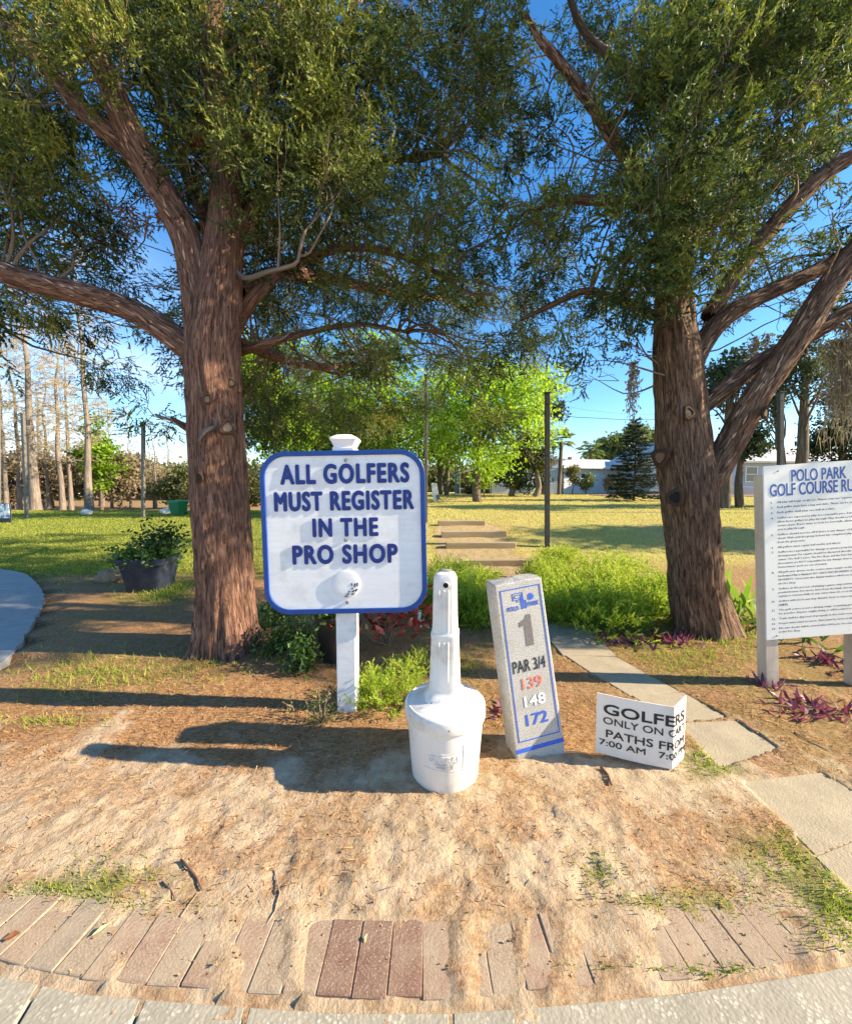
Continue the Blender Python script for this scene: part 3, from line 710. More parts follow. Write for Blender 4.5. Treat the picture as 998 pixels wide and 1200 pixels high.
grass('sparse_weeds', 'sparse tufts of green and straw weeds growing in the sand and mulch', tx, ty, th * RNG.uniform(.4, 1.4, len(tx)), .0035 + .0016 * ty, WEED, .5)

# ================================================================== MAIN SIGN
SY = 2.47
sgc = P(403, 624.5, SY)
wl = P(307, 624, SY); wr = P(499, 624, SY); SW = wr.x - wl.x; SH = P(403, 529, SY).z - P(403, 720, SY).z
pb = G(405.5, 838); PY = SY + .03 + .065
sign = thing('welcome_sign', 'white rounded wooden sign with blue rim reading all golfers must register, on a white post', 'sign', (P(405.5, 840, PY).x, PY, 0))
pw = .128; pxm = P(405.5, 780, PY - .064).x; rx_ = pxm - sign.location.x; ptop = P(405, 524, PY - .064).z
post = MB().box((rx_, 0, (ptop - .2) / 2), (pw, pw, ptop + .2)).build('post', WHITE_PAINT, sign, bevel=.006)
cap = MB()
cap.loft([(rx_, 0, ptop - .03, .072, .072), (rx_, 0, ptop - .005, .075, .075), (rx_, 0, ptop + .005, .066, .066), (rx_, 0, ptop + .040, .082, .082), (rx_, 0, ptop + .050, .090, .090), (rx_, 0, ptop + .062, .088, .088), (rx_, 0, ptop + .083, .05, .05), (rx_, 0, ptop + .09, .012, .012)], 32, 12)
cap.build('post_cap', WHITE_PAINT, sign, smooth='auto')
roll = Matrix.Rotation(R(-1.1), 4, 'Y')
def S2(px, py):                                      # place on the sign's face -> coordinates in the sign's own frame
    p = P(px, py, SY) - Vector(sign.location); return p
C0 = S2(403, 624.5)
Mface = Matrix.Translation(C0) @ roll
bd = MB().wallprism(rrect(SW - .02, SH - .02, .155, 10), .008, .042); b_ = bd.build('board', WHITE_PAINT, sign, bevel=0); b_.data.transform(Mface)
rg = MB().ring(rrect(SW, SH, .165, 10), rrect(SW - .062, SH - .062, .135, 10), -.004, .040); b_ = rg.build('rim', BLUE_PAINT, sign, bevel=.002); b_.data.transform(Mface)
def S3(px, py, y=0.0):
    p = S2(px, py); p.y = y; return p
for body, x0, x1, y0, y1 in (("ALL GOLFERS", 328, 479.5, 543, 567), ("MUST REGISTER", 321, 485, 575, 598.5), ("IN THE", 366, 443, 607, 629), ("PRO SHOP", 342.5, 466, 638, 661)):
    a, b = S2(x0, y1), S2(x1, y0); c = (a + b) / 2
    for_word = text(body, b.x - a.x, b.z - a.z, (c.x, C0.y + .006, c.z), NAVY, sign, 'lettering_line', .004, .050, rot=roll, spacing=1.17)
bc = S2(405.5, 685); br = .090
ball = MB().lathe([(br, -.012), (br, .004), (br * .98, .0065), (br * .93, .0075), (br * .6, .0085), (br * .2, .009), (.004, .009)], seg=40)
b_ = ball.build('golf_ball_relief', WHITE_PAINT, sign, smooth='auto'); b_.data.transform(Matrix.Translation((bc.x, C0.y + .006, bc.z)) @ Matrix.Rotation(R(90), 4, 'X'))
dl_ = MB()
for (qx, qy, aa, ln) in ((459, 493, 85, 40), (510, 508, 80, 60), (553, 495, 85, 60), (470, 567, 60, 28), (485, 605, 35, 55), (537, 590, 60, 50), (418, 617, 40, 28), (396, 657, 8, 45), (478, 657, 25, 50), (368, 692, 5, 50)):
    p = S2(380 + qx / 14.257, 650 + qy / 14.257); L_ = ln / 14.257 / 182; rot = Matrix.Rotation(R(-aa), 3, 'Y')
    rr_ = math.hypot(p.x - bc.x, p.z - bc.z) / br; yy = C0.y + .006 - .0095
    dl_.box((p.x, yy, p.z), (L_, .003, .0075), rot)
dl_.build('dimple_marks', BLACKINK, b_)['kind'] = 'stuff'
for (qx, qy) in ((405, 539.5), (405, 633), (407, 706)):
    p = S2(qx, qy); s = MB().lathe([(.012, -.004), (.012, .003), (.006, .005)], seg=14).build('bolt', SCREW, sign, smooth='auto')
    s.data.transform(Matrix.Translation((p.x, C0.y + .005, p.z)) @ Matrix.Rotation(R(90), 4, 'X'))

# ================================================================== SMOKING RECEPTACLE
rcp = thing('smoking_receptacle', 'off white plastic cigarette receptacle, round bucket base with a tall square neck', 'cigarette bin', (P(521, 905, 1.97).x, 1.965, 0), (0, 0, R(-7)))
bk = MB().lathe([(.158, -.01), (.168, .004), (.174, .02), (.1965, .31), (.197, .335)], seg=64); bk.build('bucket', PLASTIC, rcp, smooth='auto')
lid = MB().lathe([(.198, .333), (.208, .335), (.2115, .341), (.2105, .386), (.2085, .396), (.202, .403), (.195, .406), (.190, .404), (.170, .412), (.140, .422), (.115, .431), (.104, .438), (.098, .448), (.088, .455)], seg=64)
lid.build('domed_lid', PLASTIC, rcp, smooth='auto')
nk = MB().loft([(0, 0, .430, .102, .100), (0, 0, .446, .098, .096), (0, 0, .458, .086, .082), (0, 0, .475, .080, .075), (0, 0, .745, .0705, .067), (0, 0, .755, .0725, .069), (0, 0, .770, .072, .068), (0, 0, .776, .066, .063), (0, 0, .86, .063, .060), (0, 0, 1.02, .0605, .057), (0, 0, 1.055, .058, .055), (0, 0, 1.076, .048, .046), (0, 0, 1.086, .028, .027), (0, 0, 1.088, .006, .006)], 48, 4.5)
nk.build('neck', PLASTIC, rcp, smooth='auto')
gr = MB()
for z0, z1, hd in ((.53, .735, .0712), (.785, 1.0, .0625)):
    gr.box((-.026, -hd + .002, (z0 + z1) / 2), (.006, .010, z1 - z0)); gr.box((.020, -hd + .002, (z0 + z1) / 2), (.006, .010, z1 - z0))
    gr.box((-.003, -hd + .003, (z0 + z1) / 2), (.012, .006, z1 - z0))
gr.build('ribs', PLASTIC, rcp, bevel=.002)
hl = MB().lathe([(.0165, -.012), (.0165, .004), (.0135, .004), (.013, -.01)], seg=24, cap=False).build('hole_rim', PLASTIC, rcp, smooth='auto')
hl.data.transform(Matrix.Translation((.006, -.058, 1.025)) @ Matrix.Rotation(R(90), 4, 'X'))
hd_ = MB().lathe([(.0002, 0), (.0138, .001), (.0002, .0015)], seg=20).build('ash_hole_dark_disc', BLACK, rcp); hd_.data.transform(Matrix.Translation((.006, -.0595, 1.025)) @ Matrix.Rotation(R(90), 4, 'X'))  # black disc paints the dark inside of the hole
tp_ = MB().loft([(0, .004, 1.072, .046, .044), (0, .004, 1.090, .030, .028), (0, .004, 1.0925, .008, .008)], 24, 3).build('dark_cap_smudge', pm('dark_ash_smudge', (.10, .13, .12), (.30, .31, .30), 40, .8), rcp, smooth=True)
def curve_on_bucket(o, z, r0):
    me_ = o.data; co = np.empty(len(me_.vertices) * 3); me_.vertices.foreach_get('co', co); co = co.reshape(-1, 3)
    zz = co[:, 2]; rr = .174 + (zz - .02) / .29 * .0225 + (-co[:, 1]); th = co[:, 0] / .172
    out = np.stack([rr * np.sin(th), -rr * np.cos(th), zz], 1); me_.vertices.foreach_set('co', out.ravel()); me_.update()
for body, w_, h2, xo, zz in (("GLOBAL", .150, .036, .010, .205), ("INDUSTRIAL", .095, .012, .012, .178), ("SMOKERS POLE", .08, .009, .012, .162)):
    me_ = text_me(body, w_, h2, .0035, .03); me_.transform(Matrix.Translation((xo, 0, zz))); me_.materials.append(PLASTIC)
    o = link('embossed_lettering', me_, rcp); curve_on_bucket(o, zz, 0)
em = MB()
for zz, hw in ((.152, .095), (.226, .05), (.238, .028)):
    for k in range(24):
        a0 = -hw + 2 * hw * k / 24 + .010; em.box((a0, 0, zz - .006 * math.cos((k - 12) / 12 * 1.4)), (2 * hw / 24 + .001, .004, .0025))
for zz in (.15, .17, .19, .21, .23, .25, .27): em.box((.098, 0, zz), (.003, .005, .021))
o = em.build('embossed_lines', PLASTIC, rcp); o['kind'] = 'stuff'; curve_on_bucket(o, 0, 0)
sp2 = MB()
for a0, zz in ((.032, .365), (-.09, .44)):
    rr = .2105 if zz < .4 else .168
    sp2.box((rr * math.sin(a0 / .2) if zz < .4 else -.06, -rr * math.cos(a0 / .2) if zz < .4 else -.115, zz + (.0 if zz < .4 else .002)), (.006, .004, .005))
sp2.build('dark_specks', BLACKINK, rcp)['kind'] = 'stuff'

# ================================================================== HOLE MARKER STONE
TLc, TRc, BRc, BLc = P(582, 686, 2.10), P(638, 675, 2.12), P(663, 888, 2.14), P(602, 897, 2.09)
mk = thing('hole_marker_stone', 'leaning speckled grey stone hole marker with number 1 and yardages, right of the cigarette bin', 'stone marker', (P(633, 893, 2.08).x, 2.055, 0), (R(-2.5), R(-7.6), R(11)))
MW, MHt, MD = .292, 1.015, .15
v = []
mb = MB(); nx_, nz_ = 7, 22
def face_pts(y, wsc):
    return [[((i / nx_ - .5) * MW * (1 - .06 * k / nz_) * wsc, y, -.12 + (MHt + .12) * k / nz_ + (.010 * math.sin(i * 2.1 + y * 30) + .006 * math.cos(i * 4.3) if k == nz_ else 0)) for i in range(nx_ + 1)] for k in range(nz_ + 1)]
loop = []
for k in range(nz_ + 1):
    z = -.12 + (MHt + .12) * k / nz_; wsc = (1 - .06 * k / nz_); hw = MW / 2 * wsc; row = []
    ring = [(-hw, 0), (-hw * .6, 0), (-hw * .2, 0), (hw * .2, 0), (hw * .6, 0), (hw, 0), (hw, MD * .33), (hw, MD * .66), (hw, MD), (hw * .4, MD), (-hw * .4, MD), (-hw, MD), (-hw, MD * .66), (-hw, MD * .33)]
    for q, (x_, y_) in enumerate(ring):
        r_ = mnoise.noise(Vector((x_ * 14, y_ * 14, z * 9))) * (.0 if 0 <= q <= 5 and False else .006 if q > 5 else .0)
        top = (.012 * mnoise.noise(Vector((x_ * 12, y_ * 12, 3))) if k == nz_ else 0)
        row.append((x_ + (r_ if q > 5 else 0), y_ + (r_ if 9 <= q <= 10 else 0), z + top))
    loop.append(row)
vs = [p for r_ in loop for p in r_]; n = 14; fs = []
for k in range(nz_):
    for q in range(n): fs.append((k * n + q, k * n + (q + 1) % n, (k + 1) * n + (q + 1) % n, (k + 1) * n + q))
tc_ = len(vs); vs.append((0, MD / 2, MHt + .012)); fs += [(nz_ * n + q, nz_ * n + (q + 1) % n, tc_) for q in range(n)]
MB().add(vs, fs).build('stone_post', GRANITE, mk, bevel=.006)
def mf(u, v_): return ((u - .5) * MW * (1 - .06 * (1 - v_)), -.0015, MHt * (1 - v_))
def mline(name, mat, segs, w_=.004):
    m_ = MB()
    for (a, b) in segs:
        A, B = Vector(mf(*a)), Vector(mf(*b)); d = B - A; ang = math.atan2(d.z, d.x); m_.box((A + B) / 2, (d.length + w_, .002, w_), Matrix.Rotation(-ang, 3, 'Y'))
    return m_.build(name, mat, mk)
mline('painted_frame', STONEBLUE, [((.10, .035), (.93, .035)), ((.93, .035), (.93, .865)), ((.93, .865), (.10, .865)), ((.10, .865), (.10, .035))])
mline('blue_stripe', STONEBLUE, [((.045, .915), (.96, .915))], .022)
def mtext(body, u0, u1, v0, v1, mat, bold=0.0, nm='painted_number'):
    a, b = Vector(mf(u0, v1)), Vector(mf(u1, v0)); c = (a + b) / 2
    return text(body, b.x - a.x, b.z - a.z, (c.x, -.0012, c.z), mat, mk, nm, .0008, bold)
one = [Vector(mf(u, v_)) for u, v_ in ((.50, .355), (.655, .355), (.655, .185), (.565, .185), (.53, .205), (.40, .222), (.40, .248), (.50, .240))]
MB().wallprism([(p.x, p.z) for p in one], -.002, -.0004).build('painted_number', GREYINK, mk)
mtext('PAR 3/4', .16, .84, .425, .492, BLACKINK, .002, 'painted_word')
mtext('139', .30, .72, .525, .588, REDINK, .02); mtext('148', .30, .74, .625, .685, WHITEINK, .02); mtext('172', .29, .74, .725, .79, STONEBLUE, .02)
mtext('POLO', .205, .44, .128, .152, STONEBLUE, .01, 'painted_word'); mtext('PARK', .64, .88, .118, .142, STONEBLUE, .01, 'painted_word')
lg = MB()
def lrect(u0, u1, v0, v1, t=.0028):
    for (a, b) in (((u0, v0), (u1, v0)), ((u1, v0), (u1, v1)), ((u1, v1), (u0, v1)), ((u0, v1), (u0, v0))):
        A, B = Vector(mf(*a)), Vector(mf(*b)); d = B - A; ang = math.atan2(d.z, d.x); lg.box((A + B) / 2, (d.length + t, .0018, t), Matrix.Rotation(-ang, 3, 'Y'))
lrect(.34, .55, .062, .098); lrect(.385, .51, .072, .088, .002); lrect(.42, .56, .098, .108, .002)
for u0, u1, v0, v1 in ((.50, .55, .085, .150), (.58, .61, .105, .150), (.66, .70, .078, .105)):
    a, b = Vector(mf(u0, v1)), Vector(mf(u1, v0)); lg.box((a + b) / 2, (b.x - a.x, .0018, b.z - a.z))
cc = Vector(mf(.69, .092)); hwid = .027
pts = [(cc.x + hwid * math.cos(R(a)) * .9, cc.z + .019 * math.sin(R(a))) for a in range(-90, 91, 15)]
lg.wallprism(pts, -.0024, -.0006)
lg.build('emblem', STONEBLUE, mk)
lf_ = soup('dead_leaf', *place([tpl_leaves(np.random.default_rng(5), 3, .3, 1, .5)], np.array([[0, 0, 0.0]]), np.array([[.9, .2, .4]]), .075, .35), leafm('brown_dead_leaf', [(0, (.16, .06, .035)), (1, (.42, .20, .13))], .1), None, False)
tag(lf_, 'curled brown dead leaf lying on top of the stone marker', 'leaf'); lf_.location = P(598, 676, 2.18) + Vector((0, 0, .0)); lf_.scale = (1.15, 1, .5)

# ================================================================== FOLDED CARDBOARD SIGN
a, b, c = P(697, 890, 2.075), P(787, 909, 1.955), P(798, 898, 2.03)
zb = .045; hgt = .335
fs_ = thing('folded_yard_sign', 'small white folded yard sign reading golfers only on cart paths, right of the stone marker', 'yard sign', (a.x, a.y, 0))
A = Vector((0, 0, 0)); B = Vector((b.x - a.x, b.y - a.y, 0)); C = Vector((c.x - a.x, c.y - a.y, 0))
def fpt(s, z):                                       # s = distance along the folded sheet
    L1 = (B - A).length
    if s <= L1: p = A + (B - A) * (s / L1); nrm = (B - A).normalized()
    else: p = B + (C - B).normalized() * (s - L1); nrm = (C - B).normalized()
    bow = .010 * math.sin(min(1, s / L1) * math.pi)
    return Vector((p.x, p.y, zb + z)) + Vector((nrm.y, -nrm.x, 0)) * bow, Vector((nrm.y, -nrm.x, 0))
L1 = (B - A).length; LT = L1 + (C - B).length + .03
for nm, s0, s1 in (('front_panel', 0, L1), ('bent_flap', L1 + .0005, LT)):
    n = 10; v, f = [], []
    for i in range(n + 1):
        s = s0 + (s1 - s0) * i / n; p, q = fpt(s, 0)
        for z in (-.005 - .020 * s / LT, hgt - .020 * s / LT + (.012 if s > L1 else 0) * (s - L1) / .1):
            v.append(Vector((p.x, p.y, zb + z)) ); v.append(Vector((p.x, p.y, zb + z)) - q * .004)
    for i in range(n):
        k = i * 4; f += [(k, k + 4, k + 6, k + 2), (k + 1, k + 3, k + 7, k + 5), (k + 2, k + 6, k + 7, k + 3), (k, k + 1, k + 5, k + 4)]
    f += [(0, 2, 3, 1), (n * 4, n * 4 + 1, n * 4 + 3, n * 4 + 2)]
    MB().add(v, f).build(nm, FLUTE, fs_)
for body, s0, s1, z0, z1, bo in (("GOLFERS", .035, LT - .020, .225, .285, .035), ("ONLY ON CART", .035, LT - .014, .170, .210, .015), ("PATHS FROM", .050, LT - .018, .095, .140, .022), ("7:00 AM   7:00 PM", .018, LT - .004, .045, .080, .018)):
    me_ = text_me(body, s1 - s0, z1 - z0, .0004, bo)
    bm = bmesh.new(); bm.from_mesh(me_)                # let the print bend round the fold
    bmesh.ops.bisect_plane(bm, geom=bm.verts[:] + bm.edges[:] + bm.faces[:], plane_co=(L1 - (s0 + s1) / 2, 0, 0), plane_no=(1, 0, 0)); bm.to_mesh(me_); bm.free()
    for vv in me_.vertices:
        s = vv.co.x + (s0 + s1) / 2; p, q = fpt(s, 0); z = vv.co.z + (z0 + z1) / 2 - .020 * s / LT
        vv.co = Vector((p.x, p.y, zb + z)) + q * (.0012 - vv.co.y)
    me_.materials.append(BLACKINK); link('lettering_line', me_, fs_)
for q in ((.10, .012), (.30, -.075)): MB().tube([(q[0], q[1], -.05), (q[0], q[1], .25)], .003, 6).build('wire_stake', SCREW, fs_)

# ================================================================== RULES BOARD
RY = 2.82
TL, BL = P(893, 547, RY), P(903.5, 750.5, RY)
BW = P(1021, 640, RY).x - P(897, 640, RY).x; BH = (TL - BL).length
rb_ = thing('rules_board', 'white board of numbered golf course rules with blue heading on two wooden posts', 'notice board', (BL.x - .035, RY, 0), (0, 0, R(1.2)))
lean_ = -math.atan2(BL.x - TL.x, TL.z - BL.z) * .68
Mb = Matrix.Translation((0, 0, BL.z)) @ Matrix.Rotation(lean_, 4, 'Y')
def rput(o): o.data.transform(Mb); return o
rput(MB().box((BW / 2, .008, BH / 2), (BW, .012, BH)).build('board', RULE_WHITE, rb_, bevel=.002))
for xx in (.048, BW - .05):
    p0 = Mb @ Vector((xx, .065, -.46 if xx < .1 else -.40)); 
    rput(MB().box((xx + .006, .056, (BH - .06 - .62) / 2), (.10, .082, BH - .06 + .62)).build('post', POSTWOOD, rb_, bevel=.005))
pxm_ = BH / 203.0                                      # metres per photograph pixel on the board
def bx(px, py): return ((px - 893 - (py - 547) * .0517) * pxm_, (750.5 - py) * pxm_)
def btext(body, px0, px1, py0, py1, mat, bold, name):
    x0, z0 = bx(px0, py1); x1, z1 = bx(px1, py0)
    o = text(body, x1 - x0, z1 - z0, ((x0 + x1) / 2, .0015, (z0 + z1) / 2), mat, rb_, name, .0006, bold); rput(o)
btext('POLO PARK', 926, 989.5, 553.5, 567.5, TITLE_BLUE, .02, 'heading')
btext('GOLF COURSE RULES', 901.5, 1017, 568.5, 583, TITLE_BLUE, .02, 'heading')
rules = [(588.3, '1.', 'All play will begin on #1 tee. Players may not "squeeze in" below'), (594, '2.', 'Each golfer must have a bag and clubs. These can be rented in the'), (600, '3.', 'Each golfer shall play one ball at a time.'),
         (606.3, '4.', 'Golfers are expected to play at a reasonable pace. Faster groups and'), (610.8, '', 'allow faster golfers to play through. Play should not be held up by'), (615.2, '', 'errant shots. If you want to look for lost balls, allow those behind'), (619.6, '', 'you to play through.'),
         (625.6, '5.', 'Golfers should not tee off if there is any danger of hitting those'), (630, '', 'ahead. Wait until the group in front has completed play and moved'), (634.5, '', 'from the green area.'),
         (640.3, '6.', 'All golfers must repair ball marks and divots.'), (646, '7.', 'Golfers are responsible for damage to private property they cause.'), (650.4, '', 'Arrangements for repairs should be discussed directly with the'), (654.8, '', 'owner. The Golf Course, The Pro Shop, and the Polo Park'), (659.2, '', 'Association are NOT responsible for any damage done to property.'), (663.6, '', "Homeowners' yards are out of bounds."),
         (669.5, '8.', 'All golf carts driven on the course must remain on the paths unless'), (674, '', 'handicapped flag is displayed. NO CARTS MAY BE DRIVEN ON PRIVATE'), (678.5, '', 'PROPERTY. Carts must also display numbers which are issued by'), (683, '', 'the Pro Shop.'),
         (689, '9.', 'Golfers, in the process of playing a game, may retrieve balls from'), (693.4, '', 'ponds/streams, if it can be done from the bank. Spectators or those'), (697.8, '', 'trying to retrieve balls at any other time do so at their own risk.'),
         (703.6, '10.', 'Golfers will not in any way disturb, feed or tease any wildlife on'), (708, '', 'course.'), (714, '11.', 'The golf course is not a driving range or putting green. It is not'), (718.4, '', 'for practice. Anyone caught doing so will be asked to leave the'),
         (724.3, '12.', 'Trash shall be disposed of properly in the trash receptacles.'), (730, '13.', 'Proper attire must be worn. Shirt must be worn at all times.'), (735.8, '14.', 'No rain checks will be issued after 4:00 p.m. See starter'), (740.2, '', 'in the Pro Shop.')]
for yy, num, body in rules:
    sh = (yy - 547) * .0517
    base_w = len(body) * 1.62 * pxm_
    me_ = text_me(body, base_w, 3.0 * pxm_, .0004, .03, rule=True); x0, z0 = bx(908 + sh, yy + 1.6)
    co = [v_.co.x for v_ in me_.vertices]; me_.transform(Matrix.Translation((x0 - min(co), .0015, z0))); me_.materials.append(TEXT_GREY); rput(link('rule_line', me_, rb_))
    if num:
        me_ = text_me(num, (1.5 + 1.3 * (len(num) - 1)) * pxm_, 2.6 * pxm_, .0004, .04, rule=True); x0, z0 = bx(902 + sh, yy + 1.6); me_.transform(Matrix.Translation((x0, .0015, z0))); me_.materials.append(TEXT_GREY); rput(link('rule_number', me_, rb_))
for qx, qy in ((910, 554), (915.5, 746)):
    x0, z0 = bx(qx, qy); s = MB().lathe([(.006, 0), (.006, .003), (.002, .004)], seg=12).build('screw', SCREW, rb_); s.data.transform(Mb @ Matrix.Translation((x0, .002, z0)) @ Matrix.Rotation(R(90), 4, 'X'))

# ================================================================== THE TWO BIG CEDARS
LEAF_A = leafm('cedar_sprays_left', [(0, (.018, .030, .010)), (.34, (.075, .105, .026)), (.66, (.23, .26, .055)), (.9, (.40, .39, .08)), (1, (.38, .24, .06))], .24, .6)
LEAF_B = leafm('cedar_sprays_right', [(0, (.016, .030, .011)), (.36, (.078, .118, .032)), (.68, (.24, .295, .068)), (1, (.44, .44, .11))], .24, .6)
DEADLEAF = leafm('dead_cedar_sprays', [(0, (.18, .07, .035)), (1, (.42, .17, .07))], .2, .8)
MOSS = leafm('hanging_moss_strands', [(0, (.20, .17, .13)), (.5, (.36, .31, .24)), (1, (.52, .46, .36))], .25, .9)
def tpl_spray(rng, nb, nn, L, l1, ln, w):                 # drooping branchlet with side plumes of scale leaves
    out = []; ax = lambda f: np.array([0, .05 * f * f, f * L])
    for b in range(nb):
        f = (b + .6) / nb; ph = rng.uniform(0, 6.28); d = unit(np.array([math.cos(ph) * .75, math.sin(ph) * .75, .8])); p0 = ax(f * .8)
        for i in range(nn):
            g = (i + .2) / nn; q = p0 + d * g * l1; dd = unit(d + rng.normal(0, .42, 3)); s_ = unit(np.cross(dd, rng.normal(size=3))) * w / 2; ll = ln * rng.uniform(.7, 1.2) * (1.1 - .4 * g)
            out.append([q - s_, q + s_, q + dd * ll])
    return np.array(out)
NT = [tpl_spray(np.random.default_rng(40 + i), 4, 9, .23, .105, .041, .0156) for i in range(8)]
NTB = [tpl_spray(np.random.default_rng(60 + i), 4, 9, .18, .10, .041, .0154) for i in range(8)]
# how full the crowns are over the photograph, cell by cell (50 px): columns 0..19, rows 0..9
OCC_A = ["7778899999985000000", "77668999999731000000", "77668999999620000000", "87657899987530000000", "87556799977540000000", "87556798986550000000", "86557999999970000000", "43567899999970000000", "00578899999851000000", "00257777776420000000"]
OCC_B = ["00000000000346679999", "00000000000346789999", "00000000000333689998", "00000000000324699998", "00000000000554699985", "00000000001555799984", "00000000001654878775", "00000000000113546666", "00000000000003100233", "00000000000000000022"]
def crown_clumps(occ, yr, gain, rng):
    cl = []
    for r_, row in enumerate(occ):
        for c_, ch in enumerate(row[:20]):
            w = int(ch) / 9.0; n = rng.poisson(w * w * gain)
            for _ in range(n):
                px = c_ * 50 + rng.uniform(0, 50); py = r_ * 50 + rng.uniform(0, 50)
                Y = rng.uniform(*yr)
                rs = 1.0
                if occ is OCC_A:
                    if 225 < px < 290 and py > 330: Y = rng.uniform(4.2, yr[1])
                    elif (px < 160 or 300 < px < 420) and py < 220 and rng.random() < .3: Y = rng.uniform(3.25, 3.6)
                    elif px > 285 and py > 215: Y = yr[0] + (12 - yr[0]) * rng.random() ** 1.4; rs = (Y / 5) ** .5
                if occ is OCC_B and px > 840 and 150 < py < 430 and rng.random() < .8: Y = rng.uniform(4.7, 7.0)
                elif occ is OCC_B and 730 < px < 960 and py < 370 and rng.random() < .42: Y = rng.uniform(3.3, 3.85)
                cl.append((P(px, py, Y), rng.uniform(.20, .38) * rs, px, py))
    return cl
def build_cedar(root, limbs, clumps, extra, tpls, mat, nspray, droop, rng, tint0):
    """limbs: list of (points N,3). every clump hangs on its own thin branch from the nearest limb."""
    LP = np.concatenate([np.asarray(l) for l in limbs]); segs = []; pos, dr, sc, ti = [], [], [], []
    allc = [(np.array(c[0]), c[1], 1.0) for c in clumps] + [(np.array(c), r_, 1.9) for c, r_ in extra]
    for c, r_, big in allc:
        dd = np.linalg.norm(LP - c - np.array([0, 0, -.35]), axis=1) + rng.uniform(0, .5, len(LP)); q = LP[np.argmin(dd)]
        L = np.linalg.norm(c - q)
        if L > .12: segs.append((wiggle(q, c, 6, .22, .05, rng), min(.03, .008 + .008 * L), .003))
        for _ in range(4 if big < 1.5 else 1):
            t = c + rng.normal(0, r_ * .8, 3); segs.append((wiggle(c + (q - c) * rng.uniform(0, .35), t, 3, .2, 0, rng), .005, .0015))
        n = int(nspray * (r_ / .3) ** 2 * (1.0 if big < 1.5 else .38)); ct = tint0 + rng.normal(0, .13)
        u = unit(rng.normal(size=(n, 3))); rad = r_ * rng.random(n) ** .45
        p = c + u * rad[:, None] * np.array([1.1, 1.1, .75]); pos.append(p)
        out = unit(c - q + 1e-6); d = u * .8 + out * .7 + np.array([0, 0, -droop]) + rng.normal(0, .35, (n, 3)); dr.append(d)
        sc.append(rng.uniform(.65, 1.25, n) * (big if big < 1.5 else 1.6) * .95); ti.append(np.full(n, ct) + .14 * u[:, 2] + rng.normal(0, .12, n))  # clump tops tinted lighter, undersides darker: light put into the colour
    T, C = place(tpls, np.concatenate(pos), np.concatenate(dr), np.concatenate(sc), np.concatenate(ti), rng, tj=.07)
    twigs('branches', segs, TWIG, root)
    o = soup('foliage', T, C, mat, root); o['kind'] = 'stuff'; return len(T)

def WP(l, Y): return [P(a, b, c if c else Y) for a, b, c in [(q + (None,))[:3] for q in l]]
def rr(ws, Y): return [w / 2 / (FPX / Y) for w in ws]
rngA = np.random.default_rng(101)
tA = thing('cedar_tree', 'big reddish-barked cedar left of the white sign, its long bare limb reaching left', 'tree', (G(265, 758).x, 3.62, 0))
YA = 3.62; base = [Vector((P(266, 700, YA).x, YA, -.12)), Vector((P(266, 700, YA).x, YA, .1))]
o1, OA, QA = limb('trunk', base + WP([(263, 650), (258, 560), (253, 480), (250, 420), (254, 365), (260, 310), (264, 255), (262, 190), (255, 110), (250, 30), (262, -120), (280, -330)], YA), [.275, .265] + rr([61, 60, 58, 58, 51, 41, 34, 27, 22, 20, 16, 8], YA), BARK_A, tA, 72, .028, .095, 3, .42)
mainsA = [OA]
def lb(root, store, pts, ws, Y, mat, seed, sides=26, amp=.11, name='limb'):
    o, O, Q = limb(name, WP(pts, Y), rr(ws, Y), mat, root, sides, .04, amp, seed); store.append(O); return o
lb(tA, mainsA, [(243, 440), (236, 360), (222, 290), (200, 240), (175, 195, 3.55), (152, 150, 3.5), (128, 95, 3.45), (102, 35, 3.4), (75, -30, 3.35), (40, -130, 3.4), (0, -260, 3.5)], [34, 38, 33, 29, 27, 26, 24, 22, 20, 16, 10], YA, BARK_A, 5)
lb(tA, mainsA, [(212, 262, 3.55), (186, 225, 3.6), (150, 175, 3.6), (105, 135, 3.6), (60, 85, 3.6), (20, 40, 3.6), (-40, -30, 3.7), (-120, -120, 3.8)], [18, 22, 21, 19, 17, 16, 14, 10], YA, BARK_A, 6, 20)
lb(tA, mainsA, [(238, 425), (215, 405), (190, 386), (150, 362), (95, 345), (30, 328), (-20, 312), (-140, 280), (-260, 270)], [22, 27, 27, 25, 24, 22, 20, 14, 8], YA, BARK_A, 7, 22)
lb(tA, mainsA, [(262, 330, 3.7), (272, 270, 3.75), (285, 200, 3.9), (300, 120, 4.1), (310, 40, 4.3), (320, -80, 4.5)], [24, 20, 17, 15, 12, 8], YA, BARK_A, 8, 18)
lb(tA, mainsA, [(278, 340, 3.9), (330, 320, 5.0), (400, 330, 6.5), (470, 345, 8.2), (520, 350, 10)], [18, 18, 18, 17, 12], 4, BARK_A, 17, 14)
lb(tA, mainsA, [(278, 400, 3.9), (330, 420, 5.2), (390, 430, 7), (450, 420, 9)], [12, 14, 14, 10], 4, BARK_A, 18, 12)
lb(tA, mainsA, [(270, 300, 3.7), (295, 250, 3.8), (325, 195, 4.0), (365, 130, 4.2), (400, 50, 4.4), (430, -60, 4.6)], [20, 18, 15, 12, 10, 7], 3.9, BARK_A, 9, 16)
lb(tA, mainsA, [(272, 390), (300, 345, 3.8), (345, 310, 4.1), (410, 290, 4.4), (470, 300, 4.7), (530, 330, 5.0)], [16, 13, 11, 10, 8, 5], 3.9, BARK_A, 10, 14)
lb(tA, mainsA, [(278, 412), (312, 402, 3.8), (350, 392, 4.1), (420, 380, 4.6), (480, 390, 5.0)], [12, 9, 8, 6, 4], 3.9, BARK_A, 11, 12)
